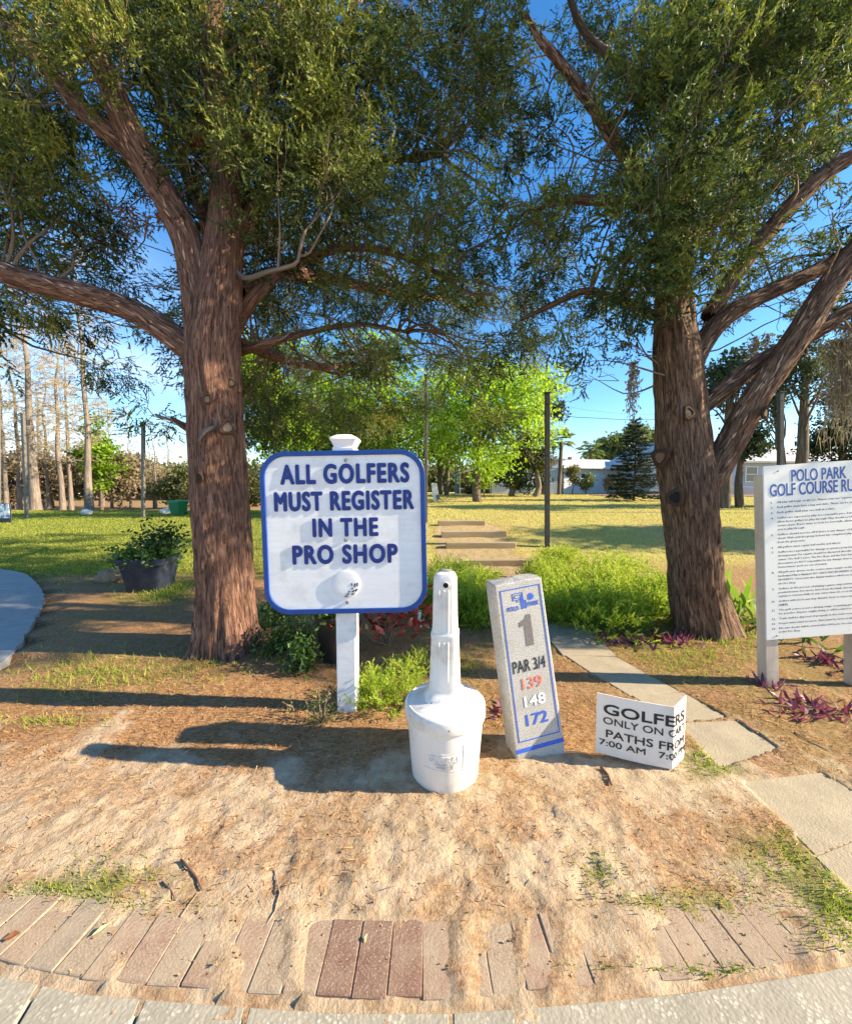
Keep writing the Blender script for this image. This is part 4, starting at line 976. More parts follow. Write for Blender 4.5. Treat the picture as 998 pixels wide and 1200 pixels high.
lb(tA, mainsA, [(255, 330), (240, 250, 4.2), (200, 160, 4.8), (170, 60, 5.3), (140, -60, 5.8)], [22, 18, 15, 12, 8], 3.9, BARK_A, 12, 14)
lb(tA, mainsA, [(262, 300), (310, 230, 4.3), (370, 210, 4.9), (450, 190, 5.4), (520, 180, 5.8)], [20, 16, 13, 10, 7], 3.9, BARK_A, 13, 14)
lb(tA, mainsA, [(240, 480), (225, 500, 3.6), (212, 497, 3.55), (200, 488, 3.5)], [16, 12, 7, 3], 3.6, BARK_A, 14, 10, .08, 'broken_branch')
lb(tA, mainsA, [(250, 490, 3.40), (253, 500, 3.36), (240, 505, 3.33), (232, 518, 3.3)], [3, 5, 6, 2], 3.38, PALEBARK, 15, 8, .05, 'pale_snag')
lb(tA, mainsA, [(265, 300, 3.7), (285, 325, 3.55), (315, 318, 3.45), (345, 310, 3.4), (350, 300, 3.4)], [8, 6, 5, 4, 2], 3.5, PALEBARK, 16, 8, .05, 'pale_snag')
for k in range(26):                                       # bare dead twigs between the limbs
    px, py = random.uniform(20, 560), random.uniform(60, 440); a_ = np.array(P(px, py, 4.0)); 
    lim = mainsA[random.choice([1, 4, 5, 6, 7, 9])]; q_ = lim[np.argmin(np.linalg.norm(lim - a_, axis=1))]
    if k == 0: segsA = []
    segsA.append((wiggle(q_, a_, 7, .25, .04), .012, .003)); b_ = a_ + RNG.normal(0, .25, 3); segsA.append((wiggle(a_ * .7 + q_ * .3, b_, 4, .2), .005, .002))
twigs('dead_twigs', segsA, PALEBARK, tA)
def knot(root, px, py, Y, r_, mat, dark=True, dirv=(0, -1, 0), fill=None):
    p = P(px, py, Y); m_ = MB(); N = 20; secs = 8
    for i in range(N):
        for j in range(secs):
            a, b = 2 * math.pi * i / N, 2 * math.pi * j / secs; w = 1 + .15 * math.sin(3 * a + px)
            m_.v.append((r_ * w * math.cos(a) * (1 + .32 * math.cos(b)), -r_ * .32 * math.sin(b), r_ * 1.1 * w * math.sin(a) * (1 + .32 * math.cos(b))))
    for i in range(N):
        for j in range(secs):
            m_.f.append((i * secs + j, i * secs + (j + 1) % secs, ((i + 1) % N) * secs + (j + 1) % secs, ((i + 1) % N) * secs + j))
    o = m_.build('knot', mat, None, smooth=True); o.data.transform(Matrix.Translation(p) @ Vector((0, -1, 0)).rotation_difference(Vector(dirv)).to_matrix().to_4x4())
    uvl = o.data.uv_layers.new(name='UVMap'); r = root; o.parent = r; o.data.transform(Matrix.Translation(r.location).inverted())
    f = MB().lathe([(.0001, 0), (r_ * .85, .002), (r_ * .7, .006), (.0001, .008)], seg=16).build('knot_core', fill or BLACK, o)  # with black fill the disc paints the shade of a hollow
    f.data.transform(Matrix.Translation(-Vector(r.location)) @ Matrix.Translation(p) @ Vector((0, 0, 1)).rotation_difference(Vector(dirv)).to_matrix().to_4x4())
CUTWOOD = pm('old_cut_wood', (.34, .24, .14), (.16, .11, .07), 30, .85, .3)
PALECUT = pm('pale_cut_wood', (.62, .46, .24), (.42, .28, .14), 30, .8, .3)
knot(tA, 272, 449, 3.36, .030, BARK_A, fill=CUTWOOD); knot(tA, 243, 468, 3.34, .034, BARK_A, fill=CUTWOOD); knot(tA, 267, 501, 3.33, .055, BARK_A, fill=CUTWOOD, dirv=(.1, -1, .25)); knot(tA, 234, 560, 3.37, .036, BARK_A, fill=BLACK, dirv=(-.5, -1, 0))
clA = crown_clumps(OCC_A, (3.7, 6.4), 4.3, rngA)
exA = []
for _ in range(11): clA.append((P(rngA.uniform(215, 330), rngA.uniform(-20, 185), rngA.uniform(3.3, 3.5)), rngA.uniform(.18, .26), 0, 0))
for _ in range(60):
    px = rngA.uniform(-420, 500); py = rngA.uniform(-620, -10); Y = rngA.uniform(3.4, 7.2); exA.append((np.array(P(px, py, Y)), rngA.uniform(.4, .7)))
for _ in range(36):
    px = rngA.uniform(-300, -15); py = rngA.uniform(0, 400); exA.append((np.array(P(px, py, rngA.uniform(3.8, 6.8))), rngA.uniform(.35, .6)))
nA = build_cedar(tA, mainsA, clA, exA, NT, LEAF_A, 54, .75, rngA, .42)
dp, dd_ = [], []
for px, py, n_ in ((255, 165, 22), (285, 185, 22), (165, 245, 16), (295, 240, 10), (310, 118, 8), (235, 200, 14)):
    c = np.array(P(px, py, 3.95)); dp.append(c + RNG.normal(0, .10, (n_, 3))); dd_.append(RNG.normal(0, .6, (n_, 3)) + [0, 0, -.5])
T, C = place(NT, np.concatenate(dp), np.concatenate(dd_), 1.0, .5); o = soup('dead_foliage', T, C, DEADLEAF, tA); o['kind'] = 'stuff'

rngB = np.random.default_rng(202)
YB = 4.05
tB = thing('cedar_tree', 'big forking cedar right of the stepping slabs, thick limbs slanting up to the right edge', 'tree', (P(818, 745, YB).x, YB, 0))
base = [Vector((P(821, 745, YB).x, YB, -.12)), Vector((P(820, 745, YB).x, YB, .08))]
o1, OB, QB = limb('trunk', base + WP([(815, 690), (810, 620), (803, 550), (798, 490), (794, 430), (790, 375), (787, 320), (790, 255), (798, 170), (806, 80), (812, -10), (820, -150), (830, -330)], YB), [.275, .262] + rr([56, 54, 56, 52, 48, 40, 34, 28, 25, 22, 19, 14, 7], YB), BARK_B, tB, 72, .028, .115, 13, .40)
mainsB = [OB]
lb(tB, mainsB, [(808, 585, 4.0), (830, 560, 3.98), (855, 518, 3.95), (882, 470, 3.9), (912, 428, 3.9), (942, 384, 3.9), (972, 335, 3.9), (1000, 298, 3.9), (1060, 220, 3.9), (1130, 120, 4)], [28, 31, 28, 27, 26, 26, 25, 24, 20, 13], YB, BARK_B, 21, 36)
lb(tB, mainsB, [(802, 490), (825, 474), (850, 455), (885, 428), (925, 405, 4.15), (965, 383, 4.2), (1010, 355, 4.3), (1100, 320, 4.5)], [20, 20, 19, 18, 17, 16, 14, 10], 4.1, BARK_B, 22, 24)
lb(tB, mainsB, [(800, 450, 4.1), (818, 410, 4.15), (845, 376, 4.2), (885, 350, 4.25), (940, 325, 4.3), (1000, 292, 4.4), (1080, 240, 4.5)], [26, 22, 20, 18, 17, 16, 11], 4.2, BARK_B, 23, 24)
lb(tB, mainsB, [(830, 372, 4.3), (862, 320, 4.3), (900, 272, 4.3), (935, 232, 4.3), (970, 200, 4.3), (1010, 175, 4.3), (1080, 120, 4.4)], [18, 17, 17, 18, 17, 14, 9], 4.2, BARK_B, 24, 24)
lb(tB, mainsB, [(798, 250, 4.3), (755, 240, 4.25), (715, 236, 4.2), (670, 234, 4.2), (635, 243, 4.2), (610, 252, 4.2)], [15, 13, 11, 9, 6, 3], 4.2, BARK_B, 26, 14)
lb(tB, mainsB, [(790, 260, 4.4), (745, 200, 4.35), (720, 165, 4.3), (695, 125, 4.25), (668, 88, 4.2), (632, 45, 4.15), (615, 15, 4.1)], [13, 14, 13, 12, 11, 7, 3], 4.3, BARK_B, 27, 16)
lb(tB, mainsB, [(790, 385, 4.2), (745, 358, 4.15), (705, 345, 4.1), (680, 342, 4.1), (645, 358, 4.1), (610, 375, 4.1)], [11, 9, 8, 7, 6, 3], 4.2, BARK_B, 28, 12)
lb(tB, mainsB, [(800, 170, 4.4), (760, 100, 4.6), (720, 70, 4.8), (680, 30, 5.0), (650, -60, 5.2)], [15, 12, 10, 8, 6], 4.5, BARK_B, 29, 12)
lb(tB, mainsB, [(800, 150, 4.4), (850, 100, 4.8), (900, 50, 5.2), (960, -20, 5.6)], [16, 14, 11, 8], 4.5, BARK_B, 30, 14)
lb(tB, mainsB, [(790, 300, 4.3), (850, 240, 5.0), (910, 170, 5.6), (980, 110, 6.1)], [16, 14, 11, 8], 4.5, BARK_B, 31, 14)
segsB = []
for k in range(30):
    px, py = random.uniform(590, 980), random.uniform(60, 400); a_ = np.array(P(px, py, random.uniform(3.9, 4.6)))
    lim = mainsB[random.choice([0, 4, 5, 6, 7, 8])]; q_ = lim[np.argmin(np.linalg.norm(lim - a_, axis=1))]
    segsB.append((wiggle(q_, a_, 7, .25, .04), .011, .003)); b_ = a_ + RNG.normal(0, .25, 3); segsB.append((wiggle(a_ * .7 + q_ * .3, b_, 4, .2), .005, .002))
twigs('dead_twigs', segsB, PALEBARK, tB)
knot(tB, 806, 484, 3.80, .050, BARK_B, fill=BLACK, dirv=(.25, -1, .1)); knot(tB, 790, 583, 3.78, .062, BARK_B, fill=BLACK, dirv=(-.25, -1, 0)); knot(tB, 896, 484, 3.74, .045, BARK_B, fill=PALECUT, dirv=(.5, -1, -.1)); knot(tB, 773, 536, 3.95, .07, BARK_B, fill=BARK_B, dirv=(-1, -.5, 0))
clB = crown_clumps(OCC_B, (3.9, 6.6), 3.4, rngB)
for px, py in ((742, 412), (735, 400), (700, 395), (682, 425), (680, 405), (655, 380), (668, 360), (728, 392), (610, 345), (590, 330), (690, 440)):
    clB.append((P(px, py, 4.15), .12, px, py))
exB = []
for _ in range(52):
    px = rngB.uniform(520, 1480); py = rngB.uniform(-560, -10); exB.append((np.array(P(px, py, rngB.uniform(3.6, 7.0))), rngB.uniform(.4, .7)))
for _ in range(14):
    px = rngB.uniform(1020, 1350); py = rngB.uniform(-120, 110); exB.append((np.array(P(px, py, rngB.uniform(4.2, 6.6))), rngB.uniform(.35, .6)))
for _ in range(14): clB.append((P(rngB.uniform(760, 990), rngB.uniform(-60, 300), rngB.uniform(2.95, 3.6)), rngB.uniform(.16, .26), 0, 0))
for _ in range(26): exB.append((np.array([rngB.uniform(4.6, 8.2), rngB.uniform(2.7, 4.6), rngB.uniform(2.9, 5.2)]), rngB.uniform(.28, .5)))  # unseen crown clumps added off to the right to dapple the left ground
for _ in range(12): clB.append((P(rngB.uniform(735, 865), rngB.uniform(235, 385), rngB.uniform(3.45, 3.8)), rngB.uniform(.16, .25), 0, 0))
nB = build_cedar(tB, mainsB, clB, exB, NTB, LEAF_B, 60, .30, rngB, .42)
def moss(name, specs, root=None, label=None, group=None, rng=RNG):
    T = []; C = []
    for (p, L, wdt, n) in specs:
        p = np.array(p)
        for _ in range(n):
            q = p + np.array([rng.normal(0, wdt), rng.normal(0, wdt), 0]); ll = L * rng.uniform(.35, 1.0); k = 6; cur = q.copy()
            for i in range(k):
                f = i / k; nxt = cur + np.array([rng.normal(0, .16 * ll / k) - (cur[0] - p[0]) * .12, rng.normal(0, .16 * ll / k), -ll / k]); s_ = np.array([rng.normal(), rng.normal(), 0]); s_ = s_ / np.linalg.norm(s_) * .0035 * (1 + np.linalg.norm(p) * .05)
                T += [[cur - s_, cur + s_, nxt]]; C.append(np.clip(.5 + rng.normal(0, .2), 0, 1)); 
                w2 = rng.normal(0, .022, 3) * (1 + np.linalg.norm(p) * .05); T += [[cur, cur + w2 + [0, 0, -.01], cur + w2 * .6 + [0, 0, -.035]]]; C.append(np.clip(.5 + rng.normal(0, .25), 0, 1)); cur = nxt
    o = soup(name, T, C, MOSS, root, True); o['kind'] = 'stuff' if root is not None else ''
    if root is None: del o['kind']; tag(o, label, 'moss', group)
    return o
moss('hanging_moss', [(P(741, 425, 4.15), .75, .018, 34), (P(985, 400, 4.3), 1.25, .07, 110), (P(997, 380, 4.3), 1.4, .06, 90), (P(884, 395, 4.3), .42, .03, 20), (P(900, 390, 4.3), .22, .02, 10), (P(703, 350, 4.1), .3, .03, 8), (P(930, 320, 4.3), .3, .04, 12)], tB)
moss('hanging_moss', [(P(240, 95, 3.9), .3, .05, 8), (P(228, 150, 3.8), .2, .04, 6), (P(440, 400, 4.6), .5, .12, 16), (P(350, 410, 4.6), .6, .12, 16)], tA)

def peel(root, mat, n, seed):
    # loose strips of bark standing off the trunk
    tr = [c for c in root.children if c.name.split('.')[0] in ('trunk', 'limb')]; rg = np.random.default_rng(seed); T, C = [], []
    for k_, t in enumerate(tr[:6]):
        me_ = t.data; co = np.empty(len(me_.vertices) * 3); me_.vertices.foreach_get('co', co); co = co.reshape(-1, 3); nn_ = np.empty(len(me_.vertices) * 3); me_.vertices.foreach_get('normal', nn_); nn_ = nn_.reshape(-1, 3)
        w_ = next((s for s in (73, 37, 27, 25, 23, 21, 19, 17) if np.linalg.norm(co[s - 1] - co[0]) < 1e-5), 0)
        if not w_: continue
        m = len(co) // w_; cnt = n if w_ == 73 else n // 7
        for _ in range(cnt):
            r_ = rg.integers(0, m - 2); c_ = rg.integers(0, w_ - 1); p = co[r_ * w_ + c_]; ax = unit(co[(r_ + 1) * w_ + c_] - p); nr = nn_[r_ * w_ + c_]; sd = np.cross(ax, nr)
            L = rg.uniform(.05, .20) * (1 if w_ == 73 else .7); w2 = rg.uniform(.004, .011); lift = rg.uniform(.002, .012); tw = rg.normal(0, .25)
            a0 = p - ax * L / 2 + nr * .001; a1 = p + nr * lift * .5 + sd * tw * L * .2; a2 = p + ax * L / 2 + nr * lift + sd * tw * L * .5
            T += [[a0 - sd * w2 * .4, a0 + sd * w2 * .4, a1 + sd * w2], [a0 - sd * w2 * .4, a1 + sd * w2, a1 - sd * w2], [a1 - sd * w2, a1 + sd * w2, a2]]; C += [rg.random()] * 3
    o = soup('bark_strips', T, C, mat, root, False); o['kind'] = 'stuff'
STRIPA = leafm('loose_bark_strips', [(0, (.07, .035, .025)), (.5, (.24, .13, .09)), (1, (.55, .38, .28))], .08, .9, .1)
peel(tA, STRIPA, 5200, 5); peel(tB, STRIPA, 5200, 6)
# ================================================================== PLANTS
def fronds(name, label, cat, blobs, tpls, mat, scale, tint, up=.6, group=None, stems=None):
    root = thing(name, label, cat, (blobs[0][0][0], blobs[0][0][1], float(H(blobs[0][0][0], blobs[0][0][1]))), group=group)
    pos, dr, sc, ti = [], [], [], []
    for (c, r3, n) in blobs:
        u = unit(RNG.normal(size=(n, 3))); u[:, 2] = np.abs(u[:, 2]); rad = RNG.random(n) ** .5
        p = np.array([c[0], c[1], float(H(c[0], c[1]))]) + u * rad[:, None] * np.array(r3); pos.append(p)
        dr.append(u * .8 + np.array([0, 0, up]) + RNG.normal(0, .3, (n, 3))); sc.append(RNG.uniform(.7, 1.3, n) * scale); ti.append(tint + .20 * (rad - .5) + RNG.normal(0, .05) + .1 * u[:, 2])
    T, C = place(tpls, np.concatenate(pos), np.concatenate(dr), np.concatenate(sc), np.concatenate(ti))
    o = soup('fronds', T, C, mat, root); o['kind'] = 'stuff'
    if stems:
        segs = []
        for (c, r3, n) in blobs:
            z0 = float(H(c[0], c[1]))
            for _ in range(stems):
                a = RNG.uniform(0, 6.28); segs.append((wiggle((c[0], c[1], z0), (c[0] + math.cos(a) * r3[0] * .7, c[1] + math.sin(a) * r3[1] * .7, z0 + r3[2] * RNG.uniform(.4, .9)), 4, .1, .08), .006, .002))
        twigs('stems', segs, mat_stem, root)
    return root
mat_stem = TWIG
FT = [tpl_spray(np.random.default_rng(80 + i), 4, 8, .20, .10, .045, .013) for i in range(6)]
FERN = leafm('feathery_fern_green', [(0, (.05, .12, .012)), (.35, (.16, .30, .025)), (.7, (.29, .41, .045)), (1, (.50, .50, .10))], .45, .5)
bl = []
for px, py, rx in ((652, 690, .4), (690, 684, .55), (730, 690, .5), (668, 712, .35), (705, 722, .45), (735, 708, .42), (640, 672, .35), (720, 668, .6), (655, 650, .45), (775, 700, .3)):
    g = G(px, py + 12); bl.append(((g.x, g.y), (rx, rx, .27 + .05 * (px > 690)), 210))
fronds('fern_bush', 'broad bright green feathery fern mound between the slabs and the right tree', 'fern', bl, FT, FERN, 1.0, .62, .25)
bl = []
for px, py, rx in ((515, 690, .4), (545, 700, .4), (560, 685, .35), (530, 668, .4), (505, 705, .25), (558, 715, .2)):
    g = G(px, py + 14); bl.append(((g.x, g.y), (rx, rx, .27), 190))
fronds('fern_bush', 'bright green feathery fern mound behind the cigarette bin neck', 'fern', bl, FT, FERN, 1.0, .6, .25)
bl = [((G(450, 828).x, G(450, 828).y), (.20, .16, .24), 110), ((G(475, 815).x, G(475, 815).y), (.16, .14, .22), 80), ((G(430, 820).x, G(430, 820).y), (.14, .12, .16), 60), ((G(487, 790).x, G(487, 790).y), (.12, .12, .16), 40)]
fronds('fern_bush', 'small bright green feathery fern between the sign post and the cigarette bin', 'fern', bl, FT, FERN, .55, .62, .5)
WEEDY = [tpl_leaves(np.random.default_rng(90 + i), 7, .8, .55, .3) for i in range(5)]
SHRUB = leafm('broad_green_leaves', [(0, (.02, .05, .012)), (.5, (.055, .12, .025)), (.85, (.14, .24, .045)), (1, (.25, .34, .08))], .3, .4, .4)
bl = []
for px, py, rx in ((325, 755, .30), (348, 745, .28), (315, 725, .3), (335, 708, .28), (352, 775, .16)):
    g = G(px, py + 10); bl.append(((g.x, g.y), (rx * .8, rx * .8, .32), 90))
fronds('leafy_shrub', 'low dark green leafy shrub between the left tree and the brown pot', 'shrub', bl, WEEDY, SHRUB, .075, .45, .2, stems=4)
bl = [((G(375, 850).x, G(375, 850).y), (.12, .10, .26), 60), ((G(392, 842).x, G(392, 842).y + .1), (.12, .10, .22), 40), ((G(345, 835).x, G(345, 835).y), (.10, .08, .12), 16)]
WEEDSTALK = leafm('olive_weed_stalks', [(0, (.12, .12, .04)), (.6, (.24, .25, .08)), (1, (.38, .36, .16))], .3)
fronds('weed_clump', 'thin olive weed stalks at the foot of the white sign post', 'weeds', bl, WEEDY, WEEDSTALK, .030, .5, .8, stems=7)
CROT = leafm('red_croton_leaves', [(0, (.05, .02, .018)), (.35, (.17, .035, .025)), (.65, (.45, .05, .035)), (.85, (.62, .20, .13)), (1, (.45, .33, .12))], .25, .35, .5)
ST = [tpl_blade(np.random.default_rng(110 + i), .35) for i in range(5)]
def blades(name, label, cat, base, n, L, w, mat, tint, spread=.6, tpls=ST, group=None, tj=.12, h0=0.0, hr=.0, br=.03):
    z0 = float(H(base[0], base[1])); root = thing(name, label, cat, (base[0], base[1], z0), group=group)
    for i in range(n):
        u = unit(np.array([RNG.normal(0, spread), RNG.normal(0, spread), RNG.uniform(.4, 1.0)])); p = np.array([base[0] + RNG.normal(0, br), base[1] + RNG.normal(0, br), z0 + h0 + hr * RNG.random()])
        tp = tpls[i % len(tpls)] * np.array([1, w / L * 2.0, 1]); T, C = place([tp], p[None], u[None], L * RNG.uniform(.6, 1.15), tint + RNG.normal(0, .18), tj=.03)
        soup('leaf', T, C, mat, root)
    return root
g = G(452, 768)
cr = blades('croton_bush', 'red and dark maroon leaved croton bush right behind the white sign post', 'shrub', (g.x + .05, g.y + .25), 210, .115, .05, CROT, .60, 1.0, h0=.12, hr=.42, br=.20)
twigs('stems', [(wiggle((g.x, g.y + .2, 0), (g.x + RNG.normal(0, .14), g.y + .25 + RNG.normal(0, .12), RNG.uniform(.2, .45)), 4, .1), .010, .004) for _ in range(11)], TWIG, cr)
PURP = leafm('purple_strap_leaves', [(0, (.05, .012, .035)), (.4, (.13, .028, .075)), (.7, (.26, .075, .15)), (1, (.44, .25, .28))], .25, .4, .45)
PG = 'purple leaved groundcover plants'
for px, py, lab, n, tn in ((715, 752, 'small purple strap-leaved plant at the edge of the slabs, nearest the fern mound', 13, .45), (742, 755, 'purple strap-leaved plant just left of the reddest one, below the fern mound', 16, .5), (775, 750, 'reddish purple strap-leaved plant left of the right tree base', 20, .45), (800, 752, 'purple strap-leaved plant touching the foot of the right tree', 18, .55),
                           (900, 806, 'purple strap-leaved plant round the left foot of the rules board', 16, .6), (925, 838, 'purple strap-leaved plant in front of the rules board left post', 16, .6), (950, 832, 'purple strap-leaved plant lowest in the mulch under the rules board', 18, .55), (990, 838, 'purple strap-leaved plant at the right edge of the photo under the rules board', 14, .5), (955, 772, 'purple strap-leaved plant between the two posts of the rules board', 15, .45), (985, 785, 'purple strap-leaved plant beside the right post of the rules board', 12, .5), (576, 832, 'lone pinkish purple plant between the cigarette bin and the stone marker', 12, .6)):
    g = G(px, py); blades('purple_plant', lab, 'plant', (g.x, g.y), int(n * 1.9), .085 + .011 * g.y, .018 + .0022 * g.y, PURP, tn, .9, group=PG, br=.075)
IRIS = leafm('broad_blade_leaves', [(0, (.07, .14, .02)), (.5, (.18, .30, .05)), (.85, (.34, .42, .12)), (1, (.60, .58, .32))], .35, .4, .4)
g = G(770, 715); blades('blade_leaf_plant', 'plant with a few upright pale-striped blade leaves in front of the right trunk', 'plant', (g.x, g.y - .2), 7, .55, .07, IRIS, .6, .55)
g = G(868, 725); blades('blade_leaf_plant', 'yellow green plant with tall blade leaves between the right trunk and the rules board', 'plant', (g.x, g.y), 16, .62, .075, IRIS, .62, .5, br=.12)
g = G(855, 720); blades('blade_leaf_plant', 'short yellow green leafy plant against the right side of the right trunk', 'plant', (g.x, g.y), 22, .30, .05, IRIS, .8, .8, br=.12)
g = G(960, 760); blades('blade_leaf_plant', 'dark green blade-leaved plant in the shade behind the rules board', 'plant', (g.x, g.y + .3), 26, .36, .05, SHRUB, .5, .7, br=.2)

# pots
POTM = pm('blue_black_plastic_pot', (.030, .040, .065), (.018, .024, .040), 5, .45, .1, dirt=(.10, .10, .10), dirt_amt=.4)
POTB = pm('dark_brown_plastic_pot', (.040, .030, .028), (.022, .017, .016), 5, .5, .1, dirt=(.12, .10, .09), dirt_amt=.3)
SOIL = pm('dark_potting_soil', (.05, .035, .025), (.02, .015, .012), 30, .95, .6)
g = G(161, 696)
pt = thing('planter', 'blue-black tapered plastic planter with green leaves, left of the left tree', 'planter', (g.x, g.y + .28, 0), (0, 0, .05))
MB().loft([(0, 0, -.01, .235, .20), (0, 0, .02, .25, .21), (0, 0, .40, .315, .27), (0, 0, .41, .345, .30), (0, 0, .50, .355, .31), (0, 0, .505, .345, .30), (0, 0, .47, .32, .275)], 40, 7).build('pot', POTM, pt, smooth='auto')
MB().loft([(0, 0, .44, .315, .27), (0, 0, .475, .31, .265)], 24, 7).build('soil', SOIL, pt)
T, C = place(WEEDY, np.array([g.x, g.y + .28, .52]) + RNG.normal(0, 1, (180, 3)) * [.16, .14, .05], RNG.normal(0, 1, (180, 3)) + [0, 0, .7], RNG.uniform(.10, .16, 180), .62)
pl = thing('potted_plant', 'leafy green plant spilling over the left rim of the blue-black planter', 'plant', (g.x, g.y + .28, .47)); o = soup('leaves', T, C, SHRUB, pl); o['kind'] = 'stuff'
T, C = place(WEEDY, np.array([g.x - .33, g.y + .2, .50]) + RNG.normal(0, 1, (60, 3)) * [.12, .1, .06], RNG.normal(0, 1, (60, 3)) + [0, 0, .3], RNG.uniform(.08, .13, 60), .8); o = soup('trailing_leaves', T, C, SHRUB, pl); o['kind'] = 'stuff'
T, C = place(WEEDY, np.array([g.x + .12, g.y + .4, .72]) + RNG.normal(0, 1, (110, 3)) * [.16, .12, .10], RNG.normal(0, 1, (110, 3)) + [0, 0, .3], RNG.uniform(.10, .15, 110), .12); o = soup('dark_leaves', T, C, SHRUB, pl); o['kind'] = 'stuff'
twigs('stems', [(wiggle((g.x + RNG.normal(0, .1), g.y + .28, .45), (g.x + RNG.normal(0, .2), g.y + .3 + RNG.normal(0, .1), .72), 4, .1), .008, .003) for _ in range(12)], TWIG, pl)
g = G(380, 780); pt = thing('planter', 'dark brown round plastic pot half hidden behind the white sign post', 'planter', (g.x + .06, g.y + .17, 0))
MB().lathe([(.135, -.01), (.14, .02), (.172, .36), (.186, .365), (.190, .40), (.182, .405), (.170, .38)], seg=36).build('pot', POTB, pt, smooth='auto'); MB().lathe([(.165, .35), (.165, .37), (.002, .38)], seg=24).build('soil', SOIL, pt)
T, C = place(WEEDY, np.array([g.x + .06, g.y + .17, .46]) + RNG.normal(0, 1, (60, 3)) * [.1, .1, .04], RNG.normal(0, 1, (60, 3)) + [0, 0, .9], .10, .75)
pl = thing('potted_plant', 'small green leaves growing out of the dark brown pot', 'plant', (g.x + .06, g.y + .17, .36)); o = soup('leaves', T, C, SHRUB, pl); o['kind'] = 'stuff'

# rock, stake, stick, leaves, tap
def rock(label, x, y, z, d, mat, seed, name='rock', cat='rock'):
    bm = bmesh.new(); bmesh.ops.create_icosphere(bm, subdivisions=4, radius=1)
    for v_ in bm.verts:
        n_ = mnoise.noise(v_.co * 1.4 + Vector((seed, 0, 0))) * .28 + mnoise.noise(v_.co * 4 + Vector((seed, 3, 0))) * .08; v_.co *= (1 + n_); v_.co.x *= d[0]; v_.co.y *= d[1]; v_.co.z *= d[2]
    me_ = bpy.data.meshes.new(name); bm.to_mesh(me_); bm.free(); me_.polygons.foreach_set('use_smooth', [True] * len(me_.polygons)); me_.materials.append(mat)
    o = link(name, me_); o.location = (x, y, z); return tag(o, label, cat)
ROCKM = pm('brown_lichen_rock', (.34, .24, .16), (.16, .11, .08), 4, .9, .8, 20, .01)
g = G(120, 684); rock('brown lumpy rock just left of the blue-black planter', g.x, g.y + .15, .08, (.21, .15, .14), ROCKM, 2)
g = G(150, 672); rock('flat dark rock behind the blue-black planter', g.x + .05, g.y + .55, .05, (.26, .16, .11), ROCKM, 9)
g = G(464, 838); o = MB().tube([(g.x, g.y - .01, 0), (g.x + .03, g.y, .05), (g.x + .085, g.y + .02, .14)], [.010, .011, .008], 8).build('stake', pm('dark_wet_wood', (.055, .035, .028), (.03, .02, .018), 20, .8, .4), smooth=True); tag(o, 'short dark wooden stake leaning towards the cigarette bin from behind', 'stake')
g = G(447, 834); o = MB().tube([(g.x - .015, g.y + .03, .14), (g.x - .012, g.y + .02, .06), (g.x - .005, g.y, .015), (g.x + .03, g.y + .0, .006), (g.x + .07, g.y + .01, .006)], [.006, .007, .007, .006, .005], 8).build('bent_stem', pm('pink_dead_stem', (.42, .24, .22), (.30, .16, .14), 20, .7), smooth=True); tag(o, 'bent pinkish stem lying beside the white sign post foot', 'stem')
g = G(489, 738); tp_ = thing('garden_tap', 'small white and grey plastic tap on a short riser behind the sign lower right corner', 'garden tap', (g.x, g.y, 0), (0, R(6), 0))
MB().tube([(0, 0, -.02), (0, 0, .10)], .012, 10).build('riser', METAL, tp_, smooth='auto'); MB().lathe([(.02, .10), (.022, .11), (.022, .20), (.016, .215)], seg=16).build('body', PLASTIC, tp_, smooth='auto'); MB().tube([(.0, -.01, .13), (.035, -.05, .11), (.03, -.07, .05)], [.009, .008, .006], 8).build('spout', PLASTIC, tp_, smooth='auto')
YL = leafm('yellow_fallen_leaf', [(0, (.62, .55, .22)), (1, (.72, .66, .40))], .2)
def leaf_on(label, px, py, L, w, ang, mat, z=.008):
    g = G(px, py); zz = float(gz(np.array([g.x]), np.array([g.y]))[0]); zz = max(zz, .006)
    t = [[(0, 0, 0), (L * .5, -w / 2, .006), (L * .55, 0, .001)], [(0, 0, 0), (L * .55, 0, .001), (L * .5, w / 2, .007)], [(L * .5, -w / 2, .006), (L, 0, .008), (L * .55, 0, .001)], [(L * .55, 0, .001), (L, 0, .008), (L * .5, w / 2, .007)]]
    o = soup('fallen_leaf', t, [.5, .6, .4, .7], mat, None, False); o.location = (g.x, g.y, zz + .003); o.rotation_euler = (0, 0, ang); return tag(o, label, 'leaf')
leaf_on('pale yellow leaf lying on the bricks at the left', 107, 1100, .055, .020, .7, YL); leaf_on('brown leaf lying on the bricks at the left edge', 3, 1104, .05, .03, .3, DEADLEAF)
leaf_on('small curled brown leaf on the dark red brick', 428, 1108, .022, .012, 1.4, YL)
def stick(label, pts, r_, mat=None):
    P3 = []
    for px, py in pts:
        g = G(px, py); zz = float(gz(np.array([g.x]), np.array([g.y]))[0]); P3.append((g.x, g.y, zz + r_ * 1.1))
    o = MB().tube(P3, [r_ * (1 - .5 * i / len(P3)) for i in range(len(P3))], 7).build('twig', mat or TWIGM, smooth=True); tag(o, label, 'twig')
TWIGM = pm('fallen_twig_wood', (.22, .12, .08), (.12, .065, .045), 30, .85, .3)
PTWIG = pm('dry_grey_twig', (.40, .31, .23), (.26, .19, .14), 30, .85, .3)
stick('thick reddish brown twig on the sand above the left bricks', [(212, 1013), (222, 1022), (232, 1032), (237, 1045)], .006)
stick('thin straight twig left of the thick one on the sand', [(190, 1036), (202, 1048), (206, 1056)], .003)
stick('long curved dry twig on the sand above the middle bricks', [(309, 1088), (322, 1070), (328, 1050), (322, 1022), (318, 1018)], .003, PTWIG)
